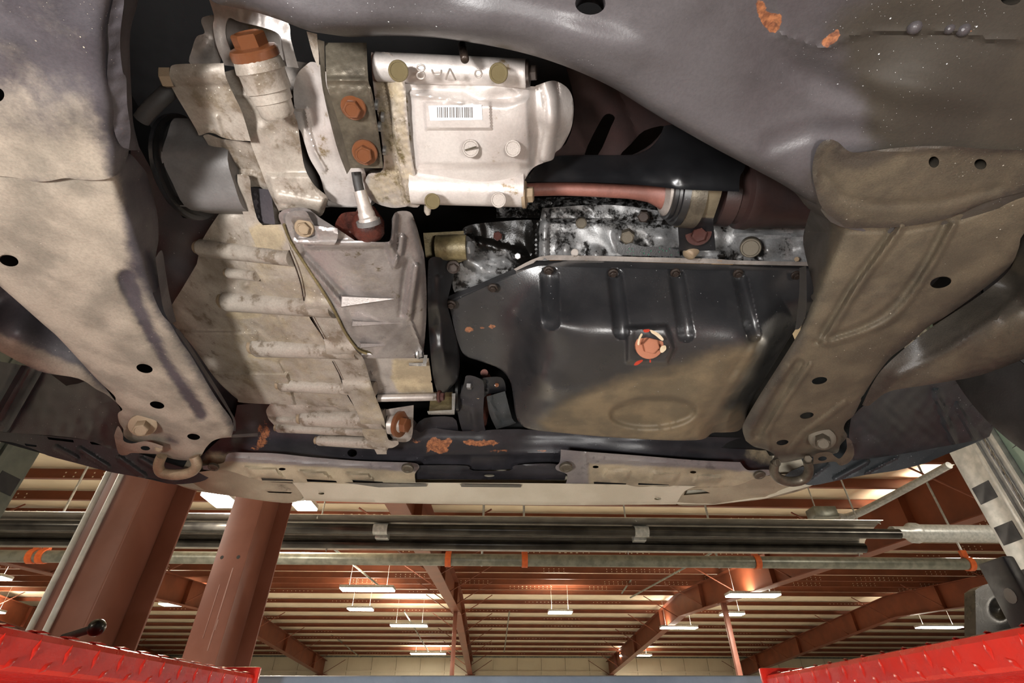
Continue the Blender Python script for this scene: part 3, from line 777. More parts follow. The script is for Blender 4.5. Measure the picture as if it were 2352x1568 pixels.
# rubber-faced wheel stop and locking lever
ws = T('wheel_stop', P(2300, 1420, .10), 'black moulded rubber wheel stop on the runway end', 'wheel stop')
O('flap', sheet(sm([(2240, 1355, 1), (2262, 1342), (2300, 1336), (2330, 1336), (2420, 1345, 1), (2420, 1450, 1), (2352, 1440), (2242, 1462, 1)], 4), Surf([(2240, 1355, .208), (2240, 1450, .137), (2400, 1345, .2156), (2400, 1440, .144), (2310, 1400, .1725)]), 6, [dome((2296, 1398), 26, 30, -.012), hump([(2300, 1350), (2318, 1378), (2345, 1384)], 10, -.010)], skirt=.03, skdir=(0, 1, 0)), M['rubber_gloss'], ws)
O('bracket_plate', bevel_box(.02, .06, .12, .004), M['lift_slot'], ws, Matrix.Translation(P(2332, 1372, .17)))
O('bracket_pin', tube([P(2320, 1368, .172), P(2420, 1368, .172)], .012, 12), M['post_grey'], ws)
lv = T('release_lever', P(160, 1456, .09), 'black ball-ended release lever standing on the red runway', 'lever')
a, b = Q(146, 1464, .92), Q(222, 1441, .88)
O('rod', tube([a, a + (b - a) * .9], .0065, 12), M['rubber'], lv)
d = (b - a).normalized(); c = b; r_ = .0135
O('knob', lathe(c - d * r_, c + d * r_, [(.0, .25 * r_), (.06, .5 * r_), (.2, .82 * r_), (.4, r_), (.6, r_), (.8, .82 * r_), (.94, .5 * r_), (1, .2 * r_)], 24), M['rubber_gloss'], lv)
# ------------------------------------------------------------------ front subframe: rear crossmember and two side rails
sub = T('engine_subframe', P(1180, 60, .36), 'large grey pressed steel subframe with dusty side rails framing the engine', 'subframe')
XM = [(360, -350, 1), (430, -90), (470, -20), (497, 8), (560, 20), (640, 45), (700, 68), (740, 75), (850, 72), (960, 77), (1060, 91), (1150, 108), (1240, 132),
      (1330, 165), (1420, 208), (1500, 258), (1580, 306), (1650, 345), (1720, 382), (1800, 425), (1872, 468)]
xm_edge = sm([p[:2] for p in XM], 4, False)
xm_out = sm(XM + [(1930, 520), (2100, 530), (2420, 440), (2800, 320, 1), (2800, -350, 1)], 4)
S_xm = Surf([(360, -350, .362), (1240, -350, .358), (2800, -350, .375), (2800, 300, .375), (440, -70, .350), (1240, -70, .346), (2420, -70, .36), (700, 60, .352), (1240, 60, .345), (1500, 200, .350), (1880, 460, .365),
             (1800, 180, .360), (1700, 30, .348), (2050, 90, .362), (2100, 220, .356), (2000, 300, .362), (2350, 250, .360), (2350, 440, .366), (2000, 510, .372)])
seamU = sm([(1790, 80), (1850, 100), (1895, 112), (1930, 97), (1975, 80), (2050, 72), (2150, 70), (2210, 76), (2280, 92), (2352, 96), (2430, 98)], 4, False)
O('crossmember', sheet(xm_out, S_xm, 11, [roll(xm_edge, 46, .022), lumps(380, .006, 3), ridge(seamU, 8, .0025),
    plateau(seamU + [(2850, 110), (2850, -400), (1700, -400)], .003, 5), dome((1880, 180), 240, 60, -.008, 25), dome((2130, 210), 200, 60, .007, 10),
    dome((1280, 70), 330, 60, .006, 14), ridge([(1770, 330), (1860, 300), (1990, 300)], 40, -.005)],
    holes=[ell(1356, 8, 35, 26), ell(2322, -4, 24, 16), ell(2145, 372, 16, 17), ell(2252, 377, 18, 16)], skirt=.05,
    dust=[mask([(1900, 60), (2400, -400), (2850, -400), (2850, 540), (1840, 540), (1860, 400), (2000, 330)], 90, .8), mask([(430, -80), (760, -80), (640, 60), (480, 20)], 40, .25)],
    rust=[mask(sm([(1735, 5), (1752, 0), (1765, 30), (1790, 28), (1795, 50), (1785, 78), (1762, 70), (1742, 40)], 3), 8, .95),
          mask(sm([(1885, 98), (1920, 68), (1928, 88), (1900, 112)], 3), 7, .95), mask(ell(2228, 70, 14, 9), 6, .6),
          mask(ell(1285, 160, 80, 9, 22), 14, .35)]), M['cross_grey'], sub)
# weld blobs along the seam
for (u, v, r) in ((2100, 62, 16), (2180, 66, 12), (2212, 68, 15)):
    O('weld', lathe(S_xm.pt(u, v, -.002), S_xm.pt(u, v, .0035), [(0, r * pxm(u, v, .36)), (.5, r * .9 * pxm(u, v, .36)), (.85, r * .55 * pxm(u, v, .36)), (1, r * .2 * pxm(u, v, .36))], 12), M['cross_grey'], sub)

# --- left rail, rear panel lapping over the front panel
S_l = Surf([(-60, 0, .352), (280, 0, .352), (-60, 400, .352), (280, 400, .352), (0, 700, .357), (300, 700, .357), (480, 920, .36), (250, 880, .36), (400, 1040, .362)])
LR = [(-420, -350, 1), (370, -350, 1), (326, -70), (318, 0), (300, 70), (299, 150), (303, 230), (306, 280), (316, 325), (322, 345, 1), (296, 345, 1), (292, 362), (276, 396), (240, 412), (190, 413), (150, 409), (110, 416), (72, 416), (30, 407), (-70, 402), (-420, 395, 1)]
foldR = [(-440, -400), (300, -400), (262, -80), (258, 0), (245, 70), (248, 170), (262, 240), (262, 300), (272, 345), (260, 470), (-440, 470)]
O('rail_panel', sheet(sm(LR, 4), Surf([(-60, 0, .348), (280, 0, .348), (-60, 400, .348), (280, 400, .348)]), 10,
    [fold(foldR, .0013), lumps(260, .004, 5), dome((120, 260), 160, 130, .004), ridge([(262, 90), (262, 170)], 6, -.003)], holes=[ell(-6, 218, 16, 16)], skirt=.004, back=True,
    dust=[mask([(-500, -400), (230, -400), (235, 300), (250, 420), (-500, 430)], 60, .55), mask([(-500, -400), (330, -400), (330, 200), (-500, 160)], 80, -.3), mask([(-500, 330), (250, 330), (250, 430), (-500, 430)], 50, .35)]), M['rail_grey'], sub)
# --- left rail, front panel
LF = [(-330, 384, 1), (30, 392), (150, 396), (250, 398), (290, 352), (322, 378), (338, 402), (350, 445), (362, 495), (364, 550), (358, 592), (364, 658), (350, 672, 1), (359, 695), (374, 724), (392, 744),
      (415, 783), (438, 815), (460, 852), (484, 893), (508, 930), (522, 948), (533, 966), (536, 986), (531, 1004, 1), (508, 1006), (488, 1013), (473, 1028), (462, 1046), (448, 1056),
      (410, 1056), (370, 1046), (352, 1040), (335, 1020), (300, 1012), (284, 1000), (283, 985), (274, 970), (271, 950), (281, 940), (266, 922), (262, 908), (219, 867), (139, 780), (100, 745), (0, 657), (-70, 600), (-330, 390, 1)]
foldF = [(-350, 370), (270, 380), (268, 420), (300, 500), (332, 600), (345, 660), (360, 700), (392, 748), (470, 880), (515, 960), (520, 1000), (480, 1010), (440, 1050), (360, 1040), (300, 1000), (282, 945), (210, 850), (-80, 590), (-350, 376)]
O('rail_panel', sheet(sm(LF, 4), S_l, 7, [fold(foldF, .0014), lumps(240, .003, 8),
    ridge([(285, 640), (330, 740), (380, 830), (430, 905), (462, 950)], 24, -.008, 4), dome((505, 985), 26, 18, -.006), ridge([(290, 952), (360, 1000), (440, 1052)], 14, .003),
    dome((390, 1012), 60, 30, -.006, 25), roll([(-70, 600), (0, 657), (139, 780), (219, 867), (266, 922)], 16, .006), dome((325, 985), 40, 26, -.005)],
    holes=[ell(20, 598, 23, 13, 14), ell(332, 846, 19, 10, 12), ell(361, 930, 17, 8, 12), ell(445, 1003, 15, 7, 8)], skirt=.004, back=True,
    dust=[mask([(-400, 360), (265, 400), (300, 560), (345, 690), (520, 960), (540, 1010), (480, 1070), (280, 1050), (200, 850), (-80, 600), (-400, 380)], 45, .95),
          ridge([(285, 640), (330, 740), (380, 830), (430, 905), (462, 950)], 30, -.75), dome((300, 620), 60, 110, -.35), dome((395, 1010), 50, 24, -.6, 25)]), M['rail_grey'], sub)
# upright stiffening flange along the rail's inner edge
O('rail_flange', sheet(sm([(357, 592, 1), (372, 575), (380, 620), (387, 665), (396, 705), (405, 738, 1), (392, 743, 1), (376, 712), (367, 662)], 4), Surf([(357, 592, .366), (390, 590, .39), (380, 740, .368)]), 8, skirt=.003, back=True), M['rail_grey'], sub)
O('rail_flange', sheet(sm([(404, 760), (425, 790), (470, 860), (505, 915), (528, 950), (537, 970), (536, 990, 1), (541, 990, 1), (541, 966), (530, 944), (508, 905), (470, 845), (430, 782), (410, 756)], 3), Surf([(400, 760, .365), (530, 950, .366), (450, 790, .385)]), 6, skirt=.02, back=True), M['rail_grey'], sub)
O('rail_flange', sheet([(531, 998), (592, 994), (592, 1002), (531, 1005)], Flat(.372), None, skirt=.012, back=True), M['black_metal'], sub)
# ragged spot-weld flange of the rear panel
O('rail_flange', sheet(sm([(262, -10, 1), (285, -10), (278, 60), (276, 110), (282, 165), (290, 180), (292, 240), (300, 300), (296, 342, 1), (278, 335), (262, 300), (254, 230), (246, 170), (250, 110), (248, 60)], 3),
    Surf([(250, 0, .354), (300, 0, .362), (270, 340, .355)]), 7, [lumps(60, .002, 9)], skirt=.003, back=True, rust=[mask(ell(280, 240, 16, 90), 10, .3)]), M['rail_grey'], sub)
# front body-mount bracket, bolt and tab
O('mount_tab', sheet(sm([(262, 1000, 1), (271, 978), (282, 996), (284, 1012), (303, 1018), (330, 1013), (350, 1016), (374, 1024, 1), (366, 1041), (330, 1041), (302, 1040), (290, 1045), (272, 1040)], 4), Flat(.352), 8,
    [ridge([(266, 1000), (276, 1028), (292, 1036)], 8, .002)], holes=[ell(334, 1029, 11, 5, 5)], skirt=.004, back=True, dust=[mask(ell(320, 1020, 90, 60), 20, .8)]), M['rail_grey'], sub)
bolt(sub, 328, 976, .354, 16, M['bolt_tan'], 'tall', to=(-.2, .45), name='mount_bolt')
bolt(sub, 365, 1028, .354, 9, M['bolt_tan'], 'hex', to=(0, .3))
O('tow_hook', ptube([(372, 1046, .362, 11), (364, 1068, .352, 11), (372, 1085, .345, 11.5), (405, 1090, .342, 12), (438, 1084, .344, 11.5), (452, 1068, .35, 11), (446, 1048, .36, 11)], 5), M['bolt_tan'], sub, label='tan rusted tow hook loop')

# --- right rail
S_r = Surf([(1850, 470, .372), (2340, 430, .366), (1840, 740, .362), (2340, 560, .366), (1720, 990, .36), (1960, 940, .362), (2040, 820, .364), (1880, 1050, .36)])
RM = [(1868, 440, 1), (2000, 470), (2200, 450), (2420, 385), (2640, 312, 1), (2420, 470), (2351, 537), (2340, 569), (2319, 612), (2249, 671), (2174, 725), (2131, 751), (2088, 789), (2046, 821), (2013, 862), (1985, 905), (1972, 932), (1960, 955),
      (1944, 968), (1938, 985), (1946, 1002), (1930, 1022), (1922, 1040), (1880, 1046), (1850, 1052), (1800, 1062), (1775, 1058), (1778, 1044), (1757, 1032), (1733, 1026), (1713, 1012, 1), (1706, 990), (1709, 970), (1740, 915), (1776, 858),
      (1813, 800), (1838, 758, 1), (1843, 742), (1868, 690, 1), (1862, 680), (1868, 660), (1845, 560), (1853, 510), (1864, 474)]
flatR = [(1905, 440), (2430, 375), (2680, 290), (2430, 480), (2340, 580), (2180, 715), (2040, 815), (1965, 945), (1935, 1030), (1780, 1050), (1715, 1010), (1712, 975), (1842, 760), (1858, 725), (1935, 535)]
O('rail_panel', sheet(sm(RM, 4), S_r, 3.6, [fold(flatR, .0018), lumps(220, .002, 12),
    ridge(sm([(2072, 520), (2030, 580), (1975, 655), (1910, 760), (1890, 786)], 5, False), 15, .008), ridge(sm([(2055, 520), (2010, 580), (1955, 655), (1888, 765)], 5, False), 13, -.005),
    ridge(sm([(2192, 516), (2135, 620), (2066, 715), (2000, 758), (1900, 788)], 6, False), 14, .008), ridge(sm([(2170, 512), (2112, 620), (2046, 705), (1985, 746), (1905, 776)], 6, False), 13, -.005),
    dome((1875, 785), 16, 9, -.006), ridge([(1835, 835), (1770, 935), (1738, 995)], 11, -.010, 5), hump([(1862, 838), (1800, 930), (1762, 990), (1765, 1030)], 8, .006),
    hump([(1940, 925), (1895, 960), (1845, 995), (1815, 1035)], 8, .006), dome((1885, 1000), 42, 28, -.006), dome((1830, 1035), 36, 18, -.006, -20),
    ridge([(1868, 450), (1935, 530), (2080, 530), (2200, 508), (2360, 440)], 10, -.002), ridge([(1870, 520), (1940, 700)], 3, 0), dome((2010, 640), 60, 60, -.004), dome((1813, 842), 11, 9, .003), dome((1760, 925), 11, 9, .003), dome((1725, 985), 11, 9, .003)],
    holes=[ell(2161, 648, 25, 13, -12), ell(1882, 874, 18, 8, -10), ell(1853, 954, 16, 7, -10), ell(1797, 1016, 14, 6, -8), ell(1988, 910, 13, 5, -38)], skirt=.004, back=True,
    dust=[mask([(1915, 480), (2430, 400), (2340, 600), (2040, 820), (1960, 960), (1920, 1060), (1700, 1030), (1842, 770)], 40, .75), dome((2030, 690), 200, 160, -.2)]), M['rail_brown'], sub)
# lapped patch panel above the seam
RP = [(1866, 392), (1870, 360), (1882, 332), (1903, 320), (1924, 326), (1946, 345), (1975, 350), (2060, 339), (2160, 335), (2260, 341), (2420, 348), (2600, 354, 1), (2420, 418), (2352, 440), (2270, 462), (2180, 500), (2080, 520), (2000, 523), (1935, 520), (1888, 476), (1872, 430)]
O('patch_panel', sheet(sm(RP, 4), Surf([(1870, 400, .3605), (2400, 350, .359), (2400, 420, .361), (2000, 520, .368), (2000, 420, .362), (2200, 420, .359)]), 8,
    [hump([(1874, 420), (1878, 350), (1905, 328), (1940, 350), (2000, 352), (2200, 340), (2400, 352)], 8, .002), ridge([(1890, 400), (1930, 450), (2000, 470), (2150, 465), (2300, 430)], 16, -.003), lumps(140, .0015, 4)],
    holes=[ell(2145, 372, 12, 13), ell(2252, 377, 14, 12, 10)], skirt=.004, back=True,
    dust=[mask(RP, 30, .6), dome((1960, 360), 100, 40, -.5)]), M['rail_brown'], sub)
# inner upright flange of the right rail
O('rail_flange', sheet(sm([(1836, 615, 1), (1852, 610, 1), (1853, 680), (1851, 720), (1838, 752), (1826, 757, 1), (1831, 720), (1836, 660)], 4), Surf([(1836, 615, .372), (1853, 615, .366), (1830, 750, .366)]), 7, skirt=.003, back=True), M['black_metal'], sub)
O('mount_tab', sheet(sm([(1868, 1048, 1), (1880, 1040), (1905, 1038), (1918, 1048), (1930, 1052), (1945, 1030), (1944, 1005), (1957, 1015), (1962, 1042), (1950, 1062), (1930, 1069), (1918, 1060), (1890, 1063), (1868, 1066, 1)], 4), Flat(.352), 8,
    [ridge([(1950, 1010), (1955, 1045), (1935, 1062)], 8, .002)], holes=[ell(1889, 1053, 10, 5, -6)], skirt=.004, back=True, dust=[mask(ell(1910, 1050, 60, 40), 20, .6)]), M['rail_brown'], sub)
bolt(sub, 1888, 1007, .355, 16, M['bolt_grey'], 'tall', to=(.12, .45), name='mount_bolt')
bolt(sub, 1856, 1052, .352, 9, M['bolt_grey'], 'hex', to=(0, .3))
O('tow_hook', ptube([(1780, 1062, .362, 10), (1778, 1084, .352, 10), (1792, 1100, .345, 11), (1818, 1106, .342, 11.5), (1845, 1100, .344, 11), (1858, 1082, .35, 10), (1855, 1058, .36, 10)], 5), M['bolt_grey'], sub, label='grey-brown steel tow hook loop')
bolt(sub, 1785, 1062, .358, 9, M['bolt_grey'], 'disc', to=(.8, 0))

# ------------------------------------------------------------------ lower control arms behind the rails
def arm(name, outline, ctrl, feats, mat, label, dust):
    return O(name, sheet(sm(outline, 4), Surf(ctrl), 9, feats, skirt=.004, back=True, dust=dust), mat, label=label, cat='control arm', group='lower control arms')
arm('control_arm', [(-330, 386, 1), (-70, 590), (0, 650), (100, 738), (139, 775), (219, 862), (268, 925, 1), (245, 906), (220, 893), (180, 869), (100, 855), (50, 834), (-10, 802), (-70, 775), (-330, 640, 1)],
    [(-330, 390, .43), (-330, 640, .385), (-60, 600, .43), (100, 740, .42), (220, 862, .385), (268, 925, .378), (180, 868, .374), (50, 834, .374), (-60, 780, .376), (40, 760, .386), (150, 830, .384), (0, 700, .43)],
    [], M['rail_grey'], 'dusty tan curved arm below the driver side rail, next to the liner', [mask([(-80, 740), (60, 790), (180, 840), (280, 930), (180, 880), (-80, 800)], 22, .9)])
arm('control_arm', [(2620, 320, 1), (2420, 460), (2350, 545), (2320, 618), (2250, 678), (2130, 758), (2046, 828), (2010, 870), (1980, 930, 1), (1995, 932), (2010, 920), (2045, 898), (2128, 884), (2250, 862), (2352, 824), (2420, 795), (2620, 690, 1)],
    [(2620, 330, .44), (2620, 680, .378), (2400, 480, .44), (2320, 620, .43), (2200, 710, .425), (2100, 785, .41), (2030, 850, .385), (1985, 930, .376), (2045, 898, .372), (2250, 862, .370), (2400, 800, .370), (2200, 800, .376), (2300, 735, .376), (2390, 640, .38), (2330, 660, .42)],
    [hump([(2380, 640), (2290, 728), (2190, 795), (2070, 862)], 12, .004)], M['rail_brown'], 'brown-grey curved arm between the tyre and the rail', [mask([(2420, 650), (2290, 735), (2060, 868), (1980, 935), (2130, 890), (2420, 800)], 20, .55)])
# ------------------------------------------------------------------ oil pan
pan = T('oil_pan', P(1480, 900, .385), 'black steel engine oil pan with dusty sump and rusty drain plug', 'oil pan')
PO = [(1030, 690, 1), (1100, 662), (1180, 630), (1225, 614), (1262, 610), (1400, 612), (1540, 616), (1700, 619), (1880, 622, 1), (1880, 700, 1), (1835, 745), (1780, 832), (1722, 930), (1710, 972), (1694, 990), (1660, 993), (1636, 994), (1612, 1009), (1540, 1011),
      (1420, 1005), (1300, 995), (1222, 986), (1196, 974), (1184, 950), (1178, 905), (1170, 872), (1148, 847), (1105, 830), (1068, 816), (1052, 785), (1040, 738)]
S_pan = Surf([(1030, 690, .50), (1100, 662, .5), (1180, 632, .50), (1262, 612, .50), (1540, 617, .50), (1700, 619, .5), (1880, 622, .50),
    (1300, 690, .452), (1420, 690, .45), (1540, 690, .45), (1680, 690, .452), (1800, 690, .462), (1850, 690, .47),
    (1262, 742, .412), (1330, 752, .407), (1430, 765, .403), (1540, 772, .401), (1640, 780, .401), (1730, 782, .404), (1770, 775, .425), (1835, 740, .452),
    (1290, 800, .399), (1420, 850, .394), (1560, 870, .391), (1690, 850, .392), (1735, 810, .398),
    (1230, 860, .404), (1250, 900, .396), (1260, 955, .388), (1350, 980, .382), (1500, 985, .376), (1605, 1000, .374), (1650, 930, .383), (1700, 870, .391),
    (1215, 700, .466), (1212, 780, .444), (1200, 860, .436), (1190, 920, .43), (1192, 965, .416), (1222, 985, .398), (1300, 994, .392),
    (1060, 740, .488), (1115, 760, .482), (1070, 808, .484), (1130, 832, .478), (1165, 780, .470), (1165, 700, .482), (1172, 860, .462),
    (1640, 985, .40), (1690, 975, .408), (1720, 915, .425), (1765, 850, .446), (1800, 790, .45)])
shell = O('pan_shell', sheet(sm(PO, 4), S_pan, 4, [
    hump([(1262, 635), (1266, 738)], 22, -.014), hump([(1412, 635), (1428, 762)], 19, -.012), hump([(1554, 635), (1576, 768)], 19, -.012), hump([(1700, 640), (1730, 768)], 17, -.011),
    plateau([(1440, 752), (1530, 748), (1548, 800), (1532, 836), (1440, 832)], .014, 6),
    plateau(ell(1500, 948, 98, 34, -3, 40), -.018, 8), ridge([(1745, 792), (1690, 880), (1605, 1006)], 22, .008), fold([(1000, 580), (1950, 580), (1950, 690), (1800, 690), (1750, 782), (1606, 1012), (1560, 1060), (1000, 1060)], .0006),
    dome((1265, 885), 70, 42, .010, 20), dome((1330, 905), 130, 26, -.005, -10)], skirt=.05, name='pan', angle=60,
    dust=[mask([(1240, 975), (1310, 920), (1420, 880), (1540, 850), (1640, 815), (1748, 785), (1720, 860), (1640, 960), (1700, 940), (1690, 1000), (1600, 1020), (1300, 1010)], 75, 1.1), mask(ell(1125, 740, 26, 26), 20, .25), mask(ell(1660, 975, 50, 26), 20, .7)],
    rust=[mask(ell(1078, 757, 11, 8), 5, .8), mask(ell(1107, 753, 7, 5), 4, .7), mask(ell(1130, 750, 10, 5), 4, .75), mask(ell(1640, 905, 14, 10), 8, .4)]), M['pan_black'], pan)
FL = [(1026, 690), (1034, 678), (1100, 652), (1170, 622), (1218, 604), (1262, 598), (1400, 600), (1540, 604), (1700, 608), (1880, 611)]
fl_lo = [(1880, 624), (1700, 621), (1540, 618), (1400, 614), (1262, 612), (1225, 616), (1180, 632), (1100, 665), (1032, 697)]
pfl = O('flange', sheet(sm(FL, 3, False) + sm(fl_lo, 3, False), Surf([(1030, 685, .504), (1262, 598, .515), (1880, 611, .515), (1262, 612, .499), (1880, 624, .499), (1032, 697, .498)]), 7, skirt=.006), M['pan_black'], pan)
O('gasket', sheet([(1262, 596), (1540, 602), (1880, 609), (1880, 611), (1540, 604.5), (1262, 598.5)], Flat(.516), 20, skirt=.004), M['gasket'], pan)
O('gasket', sheet(sm([(1632, 603), (1650, 598), (1680, 604), (1684, 610), (1672, 612), (1674, 620), (1660, 613), (1645, 617), (1640, 610)], 3), Flat(.508), 4, [lumps(10, .002, 3)], skirt=.004), M['gasket'], pan, label='torn strip of tan gasket')
for (u, v) in ((1260, 621), (1408, 627), (1551, 626), (1695, 628), (1829, 632), (1132, 661), (1036, 699)):
    bolt(pfl, u, v, .488, 8.0, M['bolt_black'], 'flange', ax=(0, -.15, -1), name='flange_bolt')
plug = bolt(pan, 1491, 792, 0, 19, M['rust_pale'], 'washer', name='drain_plug', surf=S_pan, h=.016, ax=(.02, -.72, -.7), label='rusty orange drain plug')
mk = [([(1478, 757), (1492, 756), (1490, 762), (1480, 763)], 'paint_red_mark'), ([(1494, 757), (1512, 765), (1524, 778), (1520, 782), (1505, 770), (1496, 764)], 'paint_cream_mark'),
      ([(1518, 796), (1528, 793), (1530, 802), (1521, 810), (1516, 806)], 'paint_cream_mark'), ([(1466, 778), (1472, 766), (1476, 768), (1470, 780), (1468, 792), (1464, 790)], 'paint_cream_mark'),
      ([(1456, 838), (1462, 830), (1474, 826), (1476, 829), (1464, 838)], 'paint_red_mark'), ([(1492, 826), (1495, 826), (1495, 832), (1492, 832)], 'paint_red_mark')]
for pts, m in mk:
    O('paint_mark', sheet(sm(pts, 3), Surf([(1400, 750, .3885), (1540, 745, .3885), (1480, 840, .3815)], -.011), 3, skirt=.0004), M[m], pan)
# ------------------------------------------------------------------ transaxle (automatic gearbox)
tr = T('transaxle', P(680, 800, .42), 'tan dirt-crusted cast aluminium gearbox with many bolt bosses, beside the oil pan', 'transmission')
def zs(s, u, v, dz=0.0):
    t = float(s.t([u], [v])[0]); return t * float(ray(u, v)[2]) + dz
def bossS(s, u0, v0, u1, v1, r0, r1=None, sink=.002, mat='cast_tan', parent=None, cap=True, rnd=.5, name='bolt_boss'):
    z0, z1 = zs(s, u0, v0, sink), zs(s, u1, v1, sink)
    o = O(name, boss(u0, v0, z0, u1, v1, z1, r0, r1, rnd), M[mat], parent or tr)
    if cap:
        a, b = P(u0, v0, z0), P(u1, v1, z1)
        O('bolt', shape('disc', M['bolt_tan']), None, o, axis_m(a - (b - a).normalized() * .0015, a - b, r0 * .72 * pxm(u0, v0, z0)))
    return o
S_c = Surf([(470, 540, .468), (455, 600, .47), (395, 740, .482), (440, 800, .472), (490, 865, .46), (560, 924, .45), (690, 930, .434), (600, 700, .444), (700, 700, .428), (640, 560, .432), (545, 440, .468), (830, 900, .425), (770, 800, .421), (650, 800, .434), (560, 820, .444), (560, 620, .448)])
GC = [(545, 436, 1), (600, 445), (640, 478, 1), (662, 560), (690, 640), (704, 715), (748, 785), (770, 838), (796, 905), (828, 955), (838, 985, 1), (770, 935, 1), (690, 930), (560, 925), (545, 916), (520, 895), (490, 863), (440, 792), (398, 745), (388, 715), (420, 660), (452, 606, 1), (462, 560), (472, 538), (500, 495)]
O('gear_case', sheet(sm(GC, 4), S_c, 4, [lumps(120, .003, 2), plateau([(380, 759), (592, 763), (590, 800), (640, 830), (655, 856), (480, 853), (380, 780)], .008, 4),
    plateau([(470, 855), (660, 858), (680, 940), (470, 940)], .014, 4), dome((520, 500), 36, 36, .008), ridge([(592, 765), (620, 790), (640, 800)], 14, .006), ridge([(630, 705), (660, 770)], 9, .004),
    ridge([(690, 835), (720, 875)], 12, .004), ridge([(700, 830), (790, 872)], 40, .003), dome((548, 640), 30, 34, -.012), dome((560, 655), 16, 14, .010), ridge([(600, 632), (640, 634)], 3, -.002)],
    skirt=.08, dust=[mask([(560, 560), (690, 560), (840, 960), (560, 930), (500, 860), (470, 780), (520, 690)], 60, .45), mask(ell(560, 722, 40, 8), 6, .5), mask(ell(640, 560, 60, 40), 30, .5), mask(ell(620, 818, 50, 5), 5, .5)]), M['cast_tan'], tr)
# inner dark bell end seen beside the rail
bossS(S_c, 458, 568, 672, 592, 21, 20, -.001); bossS(S_c, 523, 626, 590, 634, 13, 12, -.002)
bossS(S_c, 516, 690, 768, 706, 25, 25, -.001); bossS(S_c, 583, 796, 822, 806, 24, 20, -.001)
bossS(S_c, 642, 882, 862, 893, 17, 17, -.002); bossS(S_c, 692, 960, 885, 962, 19, 24, -.004)
S_low = Surf([(615, 935, .446), (700, 1000, .432), (890, 1030, .416), (900, 960, .42)])
O('case_lug', sheet(sm([(612, 940), (622, 926, 1), (780, 925, 1), (850, 990, 1), (760, 1000), (650, 985), (622, 968), (613, 952)], 4), S_low, 5, [hump([(620, 950), (700, 950)], 22, .008), ridge([(692, 930), (690, 970)], 3, -.002)], skirt=.04), M['cast_tan'], tr)
bossS(S_low, 636, 982, 842, 990, 11, 12, -.002); bossS(S_low, 728, 1011, 890, 1018, 12, 15, -.003)
bossS(S_low, 636, 962, 690, 965, 8, 8, -.004, cap=False)
# middle case: slanted strip between two seams
S_m = Surf([(650, 500, .424), (700, 620, .420), (770, 750, .414), (800, 830, .412), (880, 960, .406), (890, 1035, .402), (850, 940, .408), (735, 660, .416)])
MC = [(640, 482, 1), (655, 520), (690, 588), (757, 692), (790, 762), (818, 805), (836, 826), (856, 892), (880, 955), (886, 985), (893, 1010), (912, 1012), (915, 1020), (902, 1028), (890, 1030), (888, 1043, 1), (866, 1043, 1), (858, 1028, 1), (835, 1000), (825, 958), (800, 908), (790, 902), (786, 876), (764, 830), (750, 812), (744, 780), (716, 728), (706, 720), (698, 690), (688, 640), (664, 575)]
O('case_band', sheet(sm(MC, 3), S_m, 3.5, [lumps(80, .002, 6), ridge([(705, 700), (760, 706)], 26, .010), ridge([(745, 803), (825, 806)], 24, .010), ridge([(785, 888), (858, 893)], 20, .009), ridge([(815, 962), (885, 965)], 24, .008),
    roll([(836, 826), (856, 892), (880, 955), (893, 1010)], 12, .006)], skirt=.07, dust=[mask(ell(860, 950, 60, 90), 40, .5), mask([(640, 500), (700, 600), (760, 700), (700, 700)], 20, .5)], oil=[ridge([(655, 530), (690, 590), (757, 695)], 6, .5)]), M['cast_tan'], tr)
# lower flat plate and long bolt tube beside the flywheel cover
O('bell_plate', sheet(sm([(826, 822, 1), (985, 822, 1), (996, 905, 1), (868, 908, 1), (850, 880)], 3), Surf([(826, 822, .436), (990, 822, .446), (870, 908, .43)]), 8, [lumps(60, .001, 2), dome((856, 860), 10, 12, .012)], holes=[ell(993, 876, 3, 3, 0, 10)], skirt=.03,
    dust=[mask([(900, 822), (990, 822), (1000, 905), (915, 905), (895, 870)], 12, .8)]), M['cast_silver'], tr)
O('bolt_boss', boss(1004, 911, .428, 868, 914, .424, 9, 9, .2), M['cast_silver'], tr)
bolt(tr, 1010, 910, .428, 10, M['rust_dark'], 'flange', ax=(1, -.1, -.1))
O('bolt_boss', boss(955, 812, .432, 800, 812, .424, 10, 12, .2), M['cover_metal'], tr)
bolt(tr, 962, 812, .432, 9, M['steel'], 'flange', ax=(1, -.1, -.1))
O('bracket', sheet([(939, 833), (971, 833), (974, 815), (982, 815), (979, 841), (939, 840)], Flat(.43), 6, skirt=.006, back=True), M['steel'], tr)
# silver boss with rusty bolt at the lower end
O('drain_boss', sheet(sm([(886, 940, 1), (950, 930, 1), (948, 990), (940, 1012), (915, 1014), (898, 1002), (890, 980)], 4), Surf([(886, 940, .43), (950, 940, .435), (910, 1012, .42)]), 6, [hump([(895, 945), (900, 1000)], 16, .008), ridge([(928, 930), (930, 1010)], 4, -.004)], skirt=.03), M['cast_silver'], tr)
O('bolt_boss', lathe(P(892, 974, .414), P(920, 974, .414), [(0, 22 * pxm(900, 974, .42)), (.7, 22 * pxm(900, 974, .42)), (1, 18 * pxm(900, 974, .42))], 20), M['cast_silver'], tr)
bolt(tr, 920, 974, .414, 18, M['rust'], 'washer', ax=(1, -.25, -.35), label='rusty hex plug')

